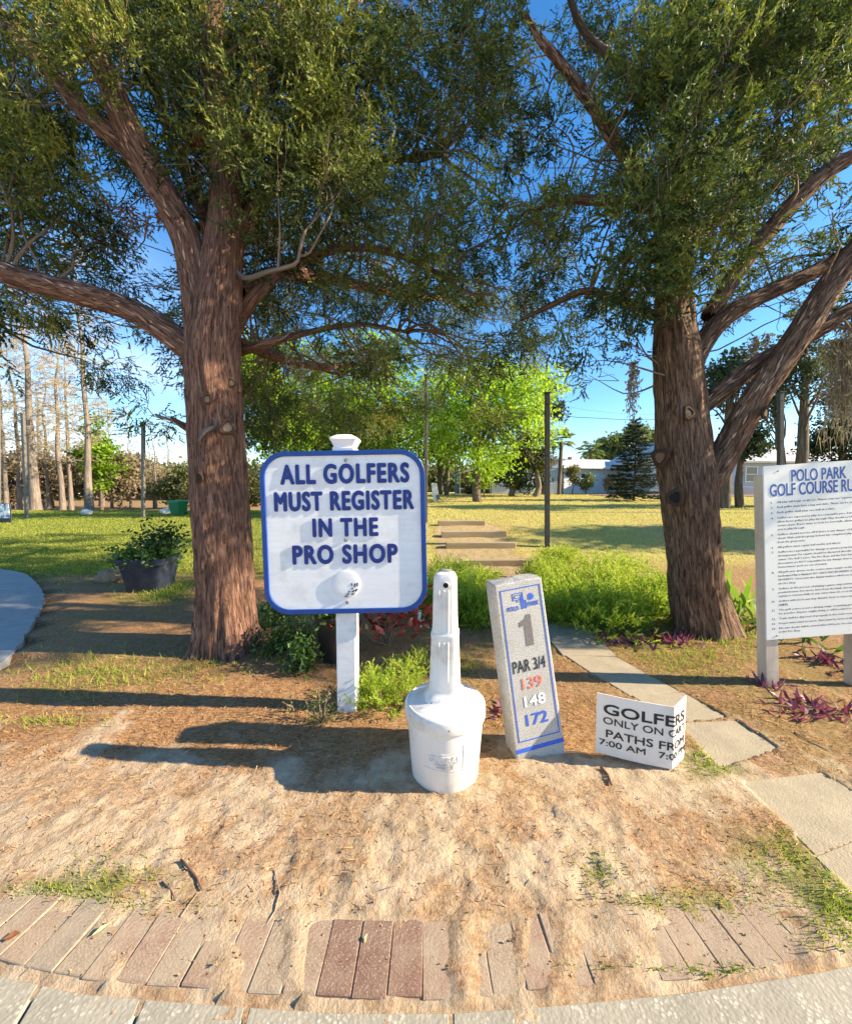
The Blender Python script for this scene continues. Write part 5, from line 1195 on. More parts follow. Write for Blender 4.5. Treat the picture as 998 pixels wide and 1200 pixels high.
stick('short forked twig pointing at the left bricks', [(212, 1076), (222, 1062), (232, 1048)], .003, PTWIG)
stick('twig lying at the foot of the rules board towards the slabs', [(930, 862), (950, 874), (972, 882)], .004, PTWIG)
stick('pale twig lying in shade under the rules board', [(934, 764), (944, 775), (956, 783)], .004, PTWIG)
stick('bare pale stem arching before the left post of the rules board', [(890, 800), (902, 815), (914, 825)], .003, PTWIG)
stick('small dark twig across the middle stepping slab', [(672, 776), (690, 773), (706, 770)], .004)
stick('dark root end in the soil before the yard sign', [(704, 905), (712, 915), (716, 926)], .008)
stick('thin upright dry stalk in front of the leafy shrub', [(311, 782), (313, 770), (318, 756)], .004, PTWIG)

# ================================================================== TIMBER STEPS
TIMB = pm('grey_landscape_timber', (.42, .33, .21), (.27, .20, .12), 6, .85, .5, 40, .006, stretch=(.15, 1, 1))
stp = thing('timber_steps', 'low grey timber steps climbing the bank to the lawn', 'steps', (1.0, 9.5, float(H(1, 9.5))))
def Hy(y): return float(H(1.0, y))
for x0, x1, py in ((513, 568, 614), (517, 593, 627), (522, 604, 640), (540, 640, 661)):
    ys = np.linspace(7, 12, 400); best = min(ys, key=lambda q: abs(proj(1, q, Hy(q) + .03)[1] - py)); a_, b_ = P(x0, py, best), P(x1, py, best); zc_ = Hy(best)
    MB().box(((a_.x + b_.x) / 2, best, zc_ + .025), (b_.x - a_.x, .17, .21), Matrix.Rotation(R(1.5), 3, 'Z')).build('timber', TIMB, stp, True, bevel=.015)

# ================================================================== BACKGROUND TREES
LB = [tpl_leaves(np.random.default_rng(200 + i), 6, 1.5, 1.25, .85) for i in range(5)]
BRIGHT = leafm('bright_spring_oak_leaves', [(0, (.08, .15, .012)), (.4, (.21, .33, .025)), (.75, (.31, .46, .045)), (1, (.43, .55, .09))], .5, .5)
OLIVE = leafm('olive_tree_leaves', [(0, (.045, .055, .02)), (.45, (.11, .12, .04)), (.8, (.20, .19, .07)), (1, (.30, .26, .12))], .3, .6)
DARKC = leafm('dark_conifer_leaves', [(0, (.012, .025, .014)), (.5, (.030, .055, .030)), (.9, (.07, .10, .045)), (1, (.12, .13, .06))], .15, .6)
SCRUB = leafm('brown_scrub_leaves', [(0, (.10, .075, .05)), (.5, (.22, .17, .11)), (.85, (.34, .28, .18)), (1, (.42, .37, .22))], .3, .7)
SOFT = leafm('soft_far_green_leaves', [(0, (.07, .11, .05)), (.5, (.15, .20, .08)), (1, (.27, .30, .12))], .3, .6)
PALET = leafm('pale_cypress_twig_tips', [(0, (.30, .22, .15)), (.5, (.50, .40, .26)), (1, (.64, .54, .36))], .3, .8)
def bgtree(name, label, cat, px, Y, top, rx, mat, tint, nl, ls, tr=.2, bark=BGBARK, bot=None, lean=0, m=18, group=None, base_z=None, mossn=0, X=None):
    X = (P(px, 560, Y).x if X is None else X); z0 = float(H(X, Y)) if base_z is None else base_z
    ztop = P(px, top, Y).z if top > -2000 else 9; zbot = P(px, bot, Y).z if bot is not None else z0 + (ztop - z0) * .3
    rw = rx * Y / FPX; root = thing(name, label, cat, (X, Y, z0), group=group); cz = (ztop + zbot) / 2; hz = (ztop - zbot) / 2
    seed = int(px * 7 + Y) % 997; rg = np.random.default_rng(seed)
    tops = Vector((X + lean, Y, zbot + (ztop - zbot) * .75))
    o, O, Q = limb('trunk', [Vector((X, Y, z0 - .1)), Vector((X + lean * .1 + rg.normal(0, .1), Y, z0 + (zbot - z0) * .6)), Vector((X + lean * .6, Y, (zbot + cz) / 2)), tops], [tr * 1.2, tr, tr * .7, tr * .15], bark, root, 10, .5, .08, seed)
    pos, dr, sc, ti, segs = [], [], [], [], []
    for i in range(m):
        u = unit(rg.normal(size=3)); r_ = rg.random() ** .4; c = np.array([X + lean, Y, cz]) + u * r_ * np.array([rw, rw * .9, hz]) * .82
        cs = (rw + hz) * .5 * rg.uniform(.26, .42); k = int(nl * 1.35) // m; q = O[min(len(O) - 1, max(0, int(len(O) * rg.uniform(.35, .95))))]
        segs.append((wiggle(q, c, 4, .15, 0, rg), tr * .28, tr * .06))
        w = unit(rg.normal(size=(k, 3))); rd = rg.random(k) ** .5; p = c + w * rd[:, None] * cs * np.array([1.15, 1.15, .7])
        pos.append(p); dr.append(w + rg.normal(0, .5, (k, 3))); sc.append(rg.uniform(.6, 1.3, k) * ls); ti.append(np.full(k, tint + rg.normal(0, .12)) + .08 * w[:, 2])
    T, C = place(LB, np.concatenate(pos), np.concatenate(dr), np.concatenate(sc), np.concatenate(ti), rg)
    twigs('branches', segs, bark, root); o = soup('crown', T, C, mat, root); o['kind'] = 'stuff'
    if mossn:
        specs = [(np.concatenate(pos)[rg.integers(0, nl // m * m)], rg.uniform(.6, 1.5), .15, 3) for _ in range(mossn)]; moss('hanging_moss', specs, root, rng=rg)
    return root
G1 = 'broadleaf trees behind the lawn'
bgtree('oak_tree', 'vivid yellow-green oak whose crown shows right above the white sign right shoulder', 'tree', 560, 23, 400, 100, BRIGHT, .70, 2700, .15, .26, bot=575, m=46, group=G1)
bgtree('oak_tree', 'bright green oak rising right behind the white sign, left of the vivid one', 'tree', 455, 26, 360, 95, BRIGHT, .42, 1900, .17, .3, bot=580, m=34, group=G1, mossn=30)
bgtree('oak_tree', 'green oak seen just right of the left cedar trunk', 'tree', 325, 22, 340, 70, BRIGHT, .48, 1500, .15, .25, bot=560, m=30, group=G1)
bgtree('oak_tree', 'olive brown mossy oak between left cedar and white sign, crown reaching down to the lawn', 'tree', 352, 30, 430, 62, OLIVE, .45, 1300, .2, .3, bot=575, m=24, group=G1, mossn=40)
bgtree('oak_tree', 'olive mossy tree behind the white sign post cap', 'tree', 425, 33, 445, 70, OLIVE, .5, 1200, .22, .3, bot=585, m=22, group=G1, mossn=40)
bgtree('oak_tree', 'mossy grey-brown tree standing behind the narrow pole beside the white sign', 'tree', 515, 34, 470, 36, OLIVE, .65, 500, .22, .25, bot=560, m=14, group=G1, mossn=46)
bgtree('cedar_tree', 'dark small cedar with pale leaning trunk in front of the grey house', 'tree', 600, 30, 503, 42, DARKC, .45, 900, .17, .25, PALEBARK, bot=578, lean=.6, m=22)
bgtree('cedar_tree', 'brownish cedar with twin pale trunks right before the grey house', 'tree', 627, 29, 490, 22, OLIVE, .5, 560, .14, .20, PALEBARK, bot=562, m=16)
bgtree('cedar_tree', 'tall thin open cedar topping out beside the central pole', 'tree', 637, 33, 432, 22, DARKC, .75, 420, .16, .16, bot=520, m=16)
bgtree('shrub', 'bright green sapling on the lawn in front of the porch', 'shrub', 569, 27, 553, 8, BRIGHT, .55, 90, .13, .04, bot=572, m=8)
GS = 'shrubs along the white house'
for px, top, rx, mt, ti_, lab in ((552, 562, 12, OLIVE, .4, 'low brownish shrub under the porch of the grey house'), (672, 545, 12, OLIVE, .6, 'rounded olive shrub at the left corner of the white house'), (688, 552, 8, SOFT, .6, 'soft green shrub against the white house wall, right of the olive one'), (713, 556, 5, SCRUB, .7, 'thin brownish shrub in the middle of the white house wall'), (728, 560, 6, SOFT, .5, 'small shrub left of the dark tiered conifer')):
    bgtree('shrub', lab, 'shrub', px, 34.5, top, rx, mt, ti_, 160, .14, .05, bot=578, m=8, group=GS)
GF = 'soft green trees beyond the houses'
for px, top, rx, ti_, lab in ((722, 505, 22, .5, 'far soft green tree just above the white house roof'), (752, 494, 28, .6, 'highest far soft green tree behind the dark tiered conifer'), (785, 500, 24, .45, 'far soft green tree partly hidden by the right cedar trunk'), (700, 528, 14, .4, 'low far green tree behind the white house roof')):
    bgtree('far_tree', lab, 'tree', px, 62, top, rx, SOFT, ti_, 420, .42, .35, bot=545, m=16, group=GF)
# left back: scrub trees
GL = 'olive and brown scrub trees at the far edge of the left lawn'
for i, (px, Y, top, rx, mt, ti_, lab) in enumerate(((215, 36, 545, 34, OLIVE, .55, 'olive tree behind the green bin'), (180, 44, 525, 30, SCRUB, .6, 'tan leafed tree between the left net pole and the green bin'), (140, 40, 520, 26, SCRUB, .5, 'brown scrub tree left of the second net pole'),
         (105, 46, 535, 30, SCRUB, .35, 'grey brown scrub tree behind the grey slender trunk'), (60, 44, 525, 30, SCRUB, .3, 'dark scrub tree among the bare cypresses'), (15, 42, 520, 34, SCRUB, .25, 'dark scrub tree at the left edge of the photo'), (-45, 42, 500, 40, SCRUB, .3, 'scrub tree beyond the left edge of the lawn'),
         (118, 38, 478, 18, BRIGHT, .35, 'small green leafed tree between the grey slender trunk and the second net pole'), (250, 42, 520, 40, OLIVE, .4, 'olive tree mostly hidden by the left cedar trunk'), (300, 48, 540, 30, OLIVE, .3, 'olive tree low behind the lawn right of the left cedar'))):
    bgtree('scrub_tree', lab, 'tree', px, Y, top, rx, mt, ti_, 420, .26, .16, bot=592, m=18, group=GL, base_z=-.5)
# bare cypresses
def bare(name, label, seed, hgt, tr, tipt=.5, group=None, dens=1.0, bark=PALEBARK, sparse_low=.28):
    rg = np.random.default_rng(seed); root = thing(name, label, 'tree', group=group)
    pts = [Vector((rg.normal(0, .03) * k, 0, hgt * k / 6 - .1)) for k in range(7)]; rad = [tr * 1.35, tr, tr * .82, tr * .66, tr * .5, tr * .3, tr * .08]
    o, O, Q = limb('trunk', pts, rad, bark, root, 12, .45, .10, seed, .25); segs = []; T = []; C = []
    nb = int(70 * dens)
    for i in range(nb):
        f = sparse_low + (1 - sparse_low) * (i + rg.random()) / nb; q = O[min(len(O) - 1, int(f * len(O)))]; a = rg.uniform(0, 6.28); L = hgt * .17 * (1.15 - f) ** .6 * rg.uniform(.5, 1.2)
        tip = q + np.array([math.cos(a) * L, math.sin(a) * L, L * rg.uniform(.05, .5)]); segs.append((wiggle(q, tip, 4, .15, 0, rg), .028 * (1.3 - f), .006))
        for j in range(13):
            g_ = rg.uniform(.25, 1); b0 = q + (tip - q) * g_; d = unit(rg.normal(size=3) + np.array([math.cos(a), math.sin(a), .1]) * .8); l2 = L * rg.uniform(.15, .35)
            s1 = unit(np.cross(d, rg.normal(size=3))) * .017; T.append([b0 - s1, b0 + s1, b0 + d * l2]); C.append(rg.uniform(.1, .6))
            for k in range(4):
                b1 = b0 + d * l2 * rg.uniform(.3, 1); d2 = unit(rg.normal(size=3) + d * .5); s2 = unit(np.cross(d2, rg.normal(size=3))) * .018; T.append([b1 - s2, b1 + s2, b1 + d2 * rg.uniform(.10, .30)]); C.append(min(1, max(0, tipt + rg.normal(0, .2) + .25 * (f - .5))))  # twigs tinted lighter toward the top, sunlit gold put into the colour
    twigs('branches', segs, bark, root); o = soup('twigs', T, C, PALET, root); o['kind'] = 'stuff'; return root
GC = 'bare cypress trees at the back left'
pr = [bare('cypress_tree', 'bare cypress', 301, 19, .33, .55, GC, 1.3), bare('cypress_tree', 'bare cypress', 302, 16.5, .19, .5, GC, 1.1), bare('cypress_tree', 'bare cypress', 303, 15, .15, .4, GC, .9)]
spots = [(40, 33, 0, 1.0, 0, 'thickest pale bare cypress near the left edge with flared base'), (72, 35, 1, 1.05, 1, 'bare cypress trunk right of the thickest, left one of a close pair'), (82, 36.5, 1, .95, 2.1, 'bare cypress, right one of the close pair'), (103, 31, 1, 1.25, 3.3, 'tall slender grey cypress rising alone right of the close pair'),
         (56, 38, 2, 1.0, .5, 'thin bare cypress between the thickest one and the close pair'), (22, 37, 1, 1.0, 4, 'bare cypress just left of the thickest one'), (6, 34, 2, 1.1, 5, 'thin bare cypress at the very left edge'), (130, 44, 2, .8, 2.5, 'small bare tree right of the tall slender cypress'), (152, 46, 2, .7, 1.9, 'small bare tree left of the second net pole'), (182, 42, 2, .62, 3.9, 'small bare tree right of the second net pole'), (198, 47, 2, .7, 3, 'bare tree behind the green bin'),
         (-30, 36, 0, .9, 2, 'bare cypress beyond the left edge'), (-80, 35, 1, 1.1, 1.2, 'bare cypress far beyond the left edge'), (118, 50, 0, .75, 4.2, 'distant bare cypress behind the tall slender one'), (48, 48, 0, .8, 2.9, 'distant bare cypress behind the thickest one')]
used = set()
for px, Y, k, s_, rz, lab in spots:
    X = P(px, 560, Y).x; z0 = float(H(X, Y)) - .05
    if k not in used: used.add(k); o = pr[k]; o.location = (X, Y, z0); o.rotation_euler = (0, 0, rz); o.scale = (s_,) * 3; o['label'] = lab
    else: dup(pr[k], (X, Y, z0), rz, lab, s_)
# right back: pines
bgtree('pine_tree', 'dark straight-trunked pine rising behind the rules board', 'tree', 937, 17, 385, 50, DARKC, .6, 520, .11, .20, BGBARK, bot=478, m=24)
bgtree('pine_tree', 'dark dense conifer behind the right half of the rules board', 'tree', 985, 19, 440, 42, DARKC, .35, 1100, .12, .20, BGBARK, bot=560, m=28)
bgtree('pine_tree', 'dark low conifer behind the big fork of the right cedar', 'tree', 868, 18.5, 488, 30, DARKC, .6, 520, .12, .16, BGBARK, bot=545, m=16)
bgtree('pine_tree', 'open crowned tree showing blue sky between the limbs of the right cedar', 'tree', 850, 18, 395, 46, DARKC, .75, 520, .13, .2, BGBARK, bot=500, m=26)
bgtree('pine_tree', 'leaning dark tree beside the thin pole right of the cedar fork', 'tree', 918, 19, 425, 26, DARKC, .6, 240, .11, .15, BGBARK, bot=500, lean=-1.0, m=12)
# unseen cypress added at right to throw the shadow band on steps and lawn
bgtree('shadow_cypress', 'tall narrow evergreen added out of view on the right for its shadow', 'tree', 499, 8.9, -9999, 20, DARKC, .4, 2000, .12, .2, BGBARK, bot=560, m=40, X=17.5)
# tiered dark conifer
g = Vector((P(742, 585, 24).x, 24, 0)); g.z = float(H(g.x, g.y)); nf = thing('tiered_conifer', 'dark tiered pyramid conifer standing alone on the lawn before the white house', 'tree', tuple(g))
ztop = P(742, 493, 24).z; limb('trunk', [g + Vector((0, 0, -.1)), g + Vector((.05, 0, 2)), Vector((g.x, g.y, ztop))], [.10, .07, .015], BGBARK, nf, 8, .4); segs = []; pos = []; dr = []; rg = np.random.default_rng(9); nt_ = 15
for k in range(nt_):
    f = k / (nt_ - 1); z = g.z + .25 + (ztop - g.z - .35) * f; L = 1.65 * (1 - f) ** .8 + .16
    for j in range(8):
        a = j * 6.283 / 8 + k * .5 + rg.normal(0, .12); l = L * rg.uniform(.8, 1.1); q = np.array([g.x, g.y, z + rg.uniform(-.14, .14)]); tip = q + [math.cos(a) * l, math.sin(a) * l, -.05 * l + .06]; w = wiggle(q, tip, 4, .05, -.05, rg); segs.append((w, .02, .008))
        for i in range(int(8 + 26 * l)):
            t = rg.uniform(.12, 1); pp = q + (tip - q) * t; pos.append(pp + rg.normal(0, .03, 3)); dr.append([math.cos(a + rg.choice([-1, 1]) * .7), math.sin(a + rg.choice([-1, 1]) * .7), .15])
twigs('branches', segs, BGBARK, nf); NF = [tpl_needle(np.random.default_rng(400 + i), 9, .20, .09, .045, 1.1) for i in range(3)]
T, C = place(NF, np.array(pos), np.array(dr), 1.0, .38, rg); o = soup('foliage', T, C, DARKC, nf); o['kind'] = 'stuff'
# palms
PALM = leafm('palm_fan_leaves', [(0, (.06, .10, .03)), (.6, (.17, .23, .07)), (1, (.34, .36, .14))], .3, .5)
def palm(label, px, Y, base, top, r_, fr, tr=.16, tint=.6):
    X = P(px, 560, Y).x; z0 = float(H(X, Y)); zt = P(px, top, Y).z; root = thing('palm_tree', label, 'palm', (X, Y, z0)); rg = np.random.default_rng(int(px)); T, C = [], []
    limb('trunk', [Vector((X - .1, Y, z0 - .1)), Vector((X, Y, (z0 + zt) / 2)), Vector((X + .05, Y, zt - r_ * .5))], [tr * 1.1, tr, tr * .9], BGBARK, root, 10, .3, .2)
    c = np.array([X, Y, zt - r_ * .5])
    for i in range(fr):
        u = unit(np.array([rg.normal(), rg.normal(), rg.uniform(-.7, 1.0)])); hub = c + u * r_ * .45; s_ = unit(np.cross(u, [0, 0, 1.0])) * .012; T.append([c - s_, c + s_, hub]); C.append(.2)
        for k in range(13):
            a = (k - 6) / 6 * 1.3; d = unit(u * math.cos(a) + unit(np.cross(u, [.01, 0, 1.0])) * math.sin(a)); ll = r_ * .62 * (1 - .25 * abs(a)); w = unit(np.cross(d, u + 1e-3)) * .0; w = unit(np.cross(d, rg.normal(size=3))) * .035 * r_
            m1 = hub + d * ll * .6; tip = hub + d * ll + np.array([0, 0, -.18 * ll]); T += [[hub, m1 - w, m1 + w], [m1 - w, tip, m1 + w]]; C += [tint + rg.normal(0, .15)] * 2
    o = soup('fronds', T, np.clip(C, 0, 1), PALM, root); o['kind'] = 'stuff'; return root
palm('fan palm with a tan trunk left of the white house', 656, 33, 577, 507, 1.35, 26)
palm('far round-headed palm peeping over the white house roof', 691, 58, 560, 517, 2.3, 30, .2, .5)
palm('short fan palm among mossy trees left of the grey house porch', 524, 32, 577, 528, 1.3, 22, .2, .55)
# distant woods closing the horizon
n = 6500; a = RNG.uniform(-1.15, 1.15, n); Y = RNG.uniform(78, 100, n); X = a * 90; hz = 5 + 3.5 * fbm(X * .08, Y * 0, 3, 40); z = RNG.random(n) ** .8 * hz + .1
T, C = place(LB, np.stack([X, Y, z], 1), RNG.normal(size=(n, 3)), RNG.uniform(.6, 1.1, n), .35 + .25 * (fbm(X * .1, Y * 0, 2, 44))); o = soup('distant_woods', T, C, OLIVE, None, False); tag(o, 'distant olive woods closing the view behind lawn and houses', 'woods', kind='stuff')

# ================================================================== HOUSES
SIDING = pm('pale_blue_siding', (.50, .56, .64), (.46, .52, .60), 2, .6, .05)
SIDEW = pm('white_house_siding', (.80, .82, .84), (.76, .78, .80), 2, .6, .05)
GREYW = pm('grey_house_siding', (.42, .47, .56), (.38, .43, .52), 2, .6, .05)
ROOFG = pm('pale_grey_roof', (.55, .53, .52), (.45, .43, .42), 2, .7, .1)
ROOF_PORCH_DARK = pm('dark_roof_and_porch_shade', (.16, .15, .15), (.11, .10, .10), 2, .8, .2)  # dark roof tone, also the painted shade of the porch
TRIMW = pm('white_trim', (.80, .80, .80), (.75, .75, .75), 5, .5)
GLASS = pm('dark_window_glass', (.03, .04, .05), (.05, .06, .08), 2, .08, 0, spec=.8)
def window(parent, x, y, z, w, h_, bars=True):
    f = MB().ring([(w / 2 + .07, -h_ / 2 - .07), (w / 2 + .07, h_ / 2 + .07), (-w / 2 - .07, h_ / 2 + .07), (-w / 2 - .07, -h_ / 2 - .07)], [(w / 2, -h_ / 2), (w / 2, h_ / 2), (-w / 2, h_ / 2), (-w / 2, -h_ / 2)], -.04, .02)
    if bars: f.box((0, -.012, 0), (w, .03, .05))
    o = f.build('window', TRIMW, parent); o.data.transform(Matrix.Translation((x, y, z)))
    p = MB().box((x, y + .006, z), (w, .012, h_)).build('pane', GLASS, o); return o
def siding(mb, x0, x1, y, z0, z1, step=.2, out=.02):
    z = z0
    while z < z1 - .01:
        zz = min(z + step, z1); mb.add([(x0, y - out, z), (x1, y - out, z), (x1, y, zz), (x0, y, zz), (x0, y, z), (x1, y, z)], [(0, 1, 2, 3), (0, 4, 5, 1)]); z += step
HY = 37.5; hz0 = 1.15
xA, xM, xB = P(576, 560, HY).x, P(657, 560, HY).x, P(765, 560, HY).x
h1 = thing('grey_house', 'low pale blue-grey house with a porch filled dark as shade, behind the vivid oak', 'house', (xA, HY, hz0))
w1 = xM - xA
mb = MB().box((w1 / 2, 3.5, 1.35), (w1, 7, 2.8)); siding(mb, 0, w1, 0, -.05, 2.75); mb.build('wall', SIDING, h1)
rf = MB(); xL = P(538, 560, HY).x - xA
rf.wallprism([(xL, 2.15), (w1 * .55, 3.75), (w1 + .2, 3.4), (w1 + .2, 3.25), (w1 * .55, 3.58), (xL, 2.0)][::-1], -.5, 7.6); rf.build('roof', ROOFG, h1)
pcol = MB().box((xL / 2, 3.3, 1.0), (-xL, 5, 2.1)); pcol.build('porch_shade_block', ROOF_PORCH_DARK, h1)  # solid dark box painted for the shade inside the porch
mb = MB().wallprism([(0, 2.7), (w1, 2.7), (w1, 3.3), (w1 * .55, 3.6), (0, 2.85)], .01, .2); mb.build('gable', SIDING, h1)
for k in range(4): MB().box((xL + .1 + k * (-xL - .2) / 3, .3, 1.02), (.09, .09, 2.1)).build('porch_post', TRIMW, h1)
MB().box((xL / 2, .3, .55), (-xL, .05, .08)).build('porch_rail', TRIMW, h1)
window(h1, -.9, .5, 1.45, .5, .8); window(h1, .55, -.03, 1.6, .7, 1.1); window(h1, 3.0, -.03, 1.6, .9, 1.1); window(h1, 5.3, -.03, 1.6, .8, 1.1)
MB().box((4.2, -.04, 1.0), (.9, .05, 2.05)).build('door', TRIMW, h1)
h2 = thing('white_house', 'long white low house with pale grey roof, right of the fan palm', 'house', (xM + .3, HY, hz0), (0, 0, R(13))); w2 = xB - xM
mb = MB().box((w2 / 2, 4, 1.3), (w2, 8, 2.75)); siding(mb, 0, w2, 0, -.05, 2.65); mb.build('wall', SIDEW, h2)
xe = P(727, 560, HY).x - xM
MB().add([(-.4, -.5, 2.68), (w2 + .4, -.5, 2.68), (w2 - 1.5, 3.5, 3.75), (1.0, 3.5, 3.75), (-.4, 8.4, 2.68), (w2 + .4, 8.4, 2.68), (-.4, -.5, 2.55), (w2 + .4, -.5, 2.55), (w2 + .4, 8.4, 2.55), (-.4, 8.4, 2.55)], [(0, 1, 2, 3), (3, 2, 5, 4), (1, 5, 2), (0, 3, 4), (6, 7, 1, 0), (7, 8, 5, 1), (8, 9, 4, 5), (9, 6, 0, 4), (9, 8, 7, 6)]).build('roof', ROOFG, h2)
MB().box((w2 / 2, -.53, 2.6), (w2 + .8, .05, .2)).build('fascia', TRIMW, h2)
for xx in (2.2, 5.2, 7.2): window(h2, xx, -.03, 1.55, .8, .9)
MB().box((w2 * .3, 3.2, 3.7), (.3, .3, .5)).build('roof_vent', ROOF_PORCH_DARK, h2)
HY3 = 33; x0, x1 = P(762, 560, HY3).x, P(1010, 560, HY3).x; w3 = x1 - x0; hz3 = float(H(x0, HY3))
h3 = thing('gabled_house', 'grey-blue house with white gable and pale roof behind the right cedar trunk', 'house', (x0, HY3, hz3))
mb = MB().box((w3 / 2, 4, 1.4), (w3, 8, 3.0)); siding(mb, 0, w3, 0, -.1, 2.85); mb.build('wall', GREYW, h3)
gp = (P(800, 560, HY3).x - x0)
MB().wallprism([(-.05, 2.9), (gp * 2, 2.9), (gp, 4.6)], -.12, .1).build('gable', TRIMW, h3)
MB().wallprism([(-.5, 2.75), (gp, 4.75), (gp * 2 + .5, 2.75), (gp * 2 + .5, 2.95), (gp, 4.98), (-.5, 2.95)], -.5, 8.2).build('roof', ROOFG, h3)
MB().add([(gp, -.5, 2.85), (w3 + .5, -.5, 2.85), (w3 + .5, 4, 4.4), (gp, 4, 4.4), (gp, -.5, 2.7), (w3 + .5, -.5, 2.7), (w3 + .5, 4, 4.25), (gp, 4, 4.25)], [(0, 1, 2, 3), (7, 6, 5, 4), (4, 5, 1, 0), (1, 5, 6, 2)]).build('side_roof', ROOFG, h3)
for px, w_ in ((838, .8), (879, .9), (925, .9)): window(h3, P(px, 560, HY3).x - x0, -.04, 1.75, w_, 1.2)
lt = thing('lattice_fence', 'low grey lattice fence in front of the gabled house right of the right cedar', 'fence', (P(835, 560, 32).x, 32, float(H(10, 32)))); lw = P(905, 560, 32).x - P(835, 560, 32).x; m_ = MB()
nn = int(lw / .16)
for k in range(nn):
    for sg in (-1, 1): m_.box((k * .16 + .1, .012 * sg, .33), (.03, .012, .9), Matrix.Rotation(R(42 * sg), 3, 'Y'))
o = m_.build('lattice', ROOFG, lt); o['kind'] = 'stuff'
MB().box((lw / 2, 0, .68), (lw, .06, .06)).build('top_rail', ROOFG, lt)
for k in range(5): MB().box((k * lw / 4, .05, .34), (.08, .08, .72)).build('fence_post', ROOFG, lt)
wn_ = MB()
# net poles
NP = 'tall thin net poles round the lawn'
def pole(label, px, base, top, Y=None, w=.11, mat=METAL, px_top=None):
    g = G(px, base) if Y is None else Vector((P(px, base, Y).x, Y, float(H(P(px, base, Y).x, Y)))); t = P(px_top or px, top, g.y)
    r = thing('net_pole', label, 'pole', tuple(g), group=NP); d = Vector((t.x - g.x, 0, t.z - g.z))
    o = MB().box((d.x / 2, 0, d.z / 2 - .1), (w, w, d.z + .2), Matrix.Rotation(math.atan2(d.x, d.z), 3, 'Y')).build('pole', mat, r, bevel=.006)
    MB().box((d.x, 0, d.z + .01), (w * 1.35, w * 1.35, .03)).build('pole_cap', mat, r)
    mb_ = MB()
    for f in (.3, .6, .93): mb_.tube([(d.x * f, -w * .5, d.z * f), (d.x * f, -w * .5 - .05, d.z * f + .02)], .012, 6)
    mb_.build('hook', DARKMETAL, r); return r
pole('grey net pole near the left edge among the bare cypresses', 32, 608, 485, w=.14, px_top=27)
pole('darker net pole left of the green bin', 168, 607, 495, w=.15)
pole('pale net pole cut by the left edge of the photo', -2, 600, 470, Y=19, w=.13)
pole('dark net pole standing alone in the middle of the lawn', 641, 641, 461, w=.105, mat=DARKMETAL)
pole('net pole rising from behind the white sign right edge', 499, 613, 440, Y=11.2, w=.09)
pole('dark net pole behind the fork of the right cedar', 914, 600, 460, Y=15, w=.16, mat=DARKMETAL)
# overhead wires
GW = 'overhead wires'
for i, (pts, r_, lab) in enumerate((([(560, 440), (650, 483), (700, 490), (775, 491), (900, 478), (1100, 440)], .020, 'thicker dark overhead wire sagging right of the central pole'), ([(560, 462), (650, 474), (700, 482), (775, 486), (900, 480), (1100, 460)], .007, 'thinner upper overhead wire right of the central pole'))):
    O, _ = catmull([P(a, b, 30) for a, b in pts], [1] * len(pts), .8); o = MB().tube([Vector(p) for p in O], r_, 5).build('overhead_wire', DARKMETAL, smooth=True); tag(o, lab, 'wire')
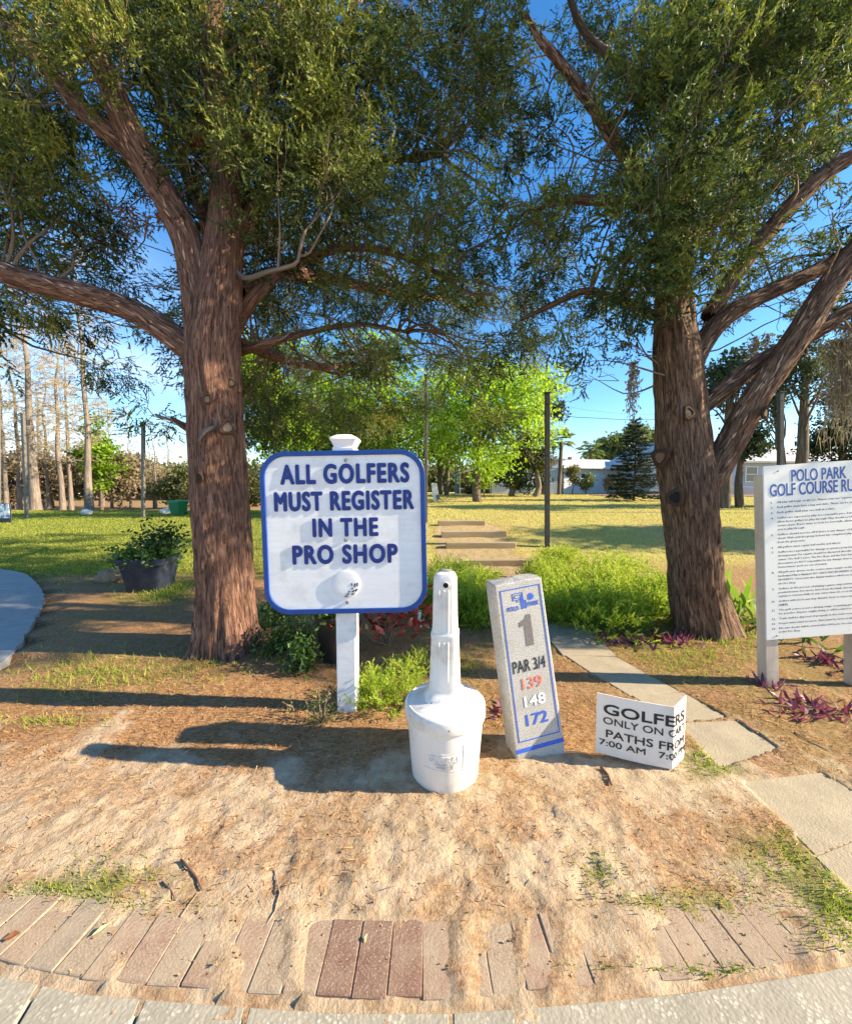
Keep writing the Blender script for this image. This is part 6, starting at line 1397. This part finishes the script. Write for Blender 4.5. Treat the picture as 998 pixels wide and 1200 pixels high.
# small things on the lawns
g = G(209, 602); YY = 24; g = Vector((P(209, 602, YY).x, YY, 0)); z1 = P(209, 602, YY).z
BING = pm('green_plastic_bin', (.03, .24, .10), (.02, .19, .08), 6, .4, .05)
bn = thing('green_bin', 'green plastic wheeled bin lying open on the left lawn', 'bin', (g.x, g.y, 0), (0, 0, R(-14)))
MB().loft([(0, 0, .06, .32, .28), (0, 0, .70, .42, .38), (0, 0, .72, .47, .42), (0, 0, .80, .47, .42)], 28, 8).build('body', BING, bn, smooth='auto')
MB().loft([(0, 0, .80, .50, .45), (0, 0, .84, .50, .45), (0, 0, .90, .44, .40)], 28, 8).build('lid', BING, bn, smooth='auto')
for sx_ in (-.28, .28): o = MB().lathe([(.002, -.03), (.10, -.03), (.10, .03), (.002, .03)], seg=18).build('wheel', BLACK, bn); o.data.transform(Matrix.Translation((sx_, .26, .10)) @ Matrix.Rotation(R(90), 4, 'Y'))
MB().box((0, .48, .74), (.6, .04, .04)).build('handle', BING, bn)
WROCK = pm('white_painted_rock', (.78, .76, .72), (.62, .60, .56), 12, .8, .4)
g = G(102, 603); rock('white rock on the left lawn in front of the tall slender cypress', g.x, g.y, .12, (.34, .26, .22), WROCK, 21); g = Vector((P(196, 600, 25).x, 25, 0)); rock('whitish rock left of the green bin', g.x, g.y, .12, (.42, .3, .25), WROCK, 25)
g = G(4, 613); sb = thing('picture_board', 'small board with a blotchy blue and white picture at the left edge of the lawn', 'sign', (g.x, g.y, 0))
mpb, nt, out = new_mat('blue_white_picture_print'); ob = n_obj(nt); colr = n_ramp(nt, n_noise(nt, ob, 5, 5), [(.38, (.03, .07, .20)), (.5, (.35, .50, .70)), (.58, (.85, .87, .9))]); n_prin(nt, out, colr, .4)
MB().box((0, 0, .56), (.62, .03, .66)).build('panel', mpb, sb); MB().box((0, .04, .45), (.70, .04, .92)).build('frame', DARKMETAL, sb)
g = G(510, 587); wp = thing('white_marker_post', 'small leaning white marker post on the lawn right of the white sign', 'marker post', (g.x, g.y, g.z)); s_ = g.y / FPX
MB().wallprism([(-2.5 * s_, 0), (5 * s_, 0), (1.6 * s_, 21 * s_), (-5 * s_, 21 * s_)], 0, .12).build('post', WHITE_PAINT, wp, bevel=.01); MB().box((3 * s_, -.03, 4 * s_), (4 * s_, .05, 6 * s_), Matrix.Rotation(R(-15), 3, 'Y')).build('bracket', METAL, wp)
# mulch bed and low edging before the houses
bed = MB().prism([(P(700, 560, 31).x, 29.5), (P(1010, 560, 31).x, 28.5), (P(1010, 560, 31).x, 31.5), (P(700, 560, 31).x, 32.5)], 0, .02)
bm_v = [(x, y, float(H(x, y)) + .03 + (.0 if z < .01 else .02)) for x, y, z in bed.v]; bed.v = bm_v; o = bed.build('mulch_bed', pm('reddish_mulch', (.36, .20, .15), (.22, .12, .09), 6, .9, .5, 30, .01)); tag(o, kind='structure')
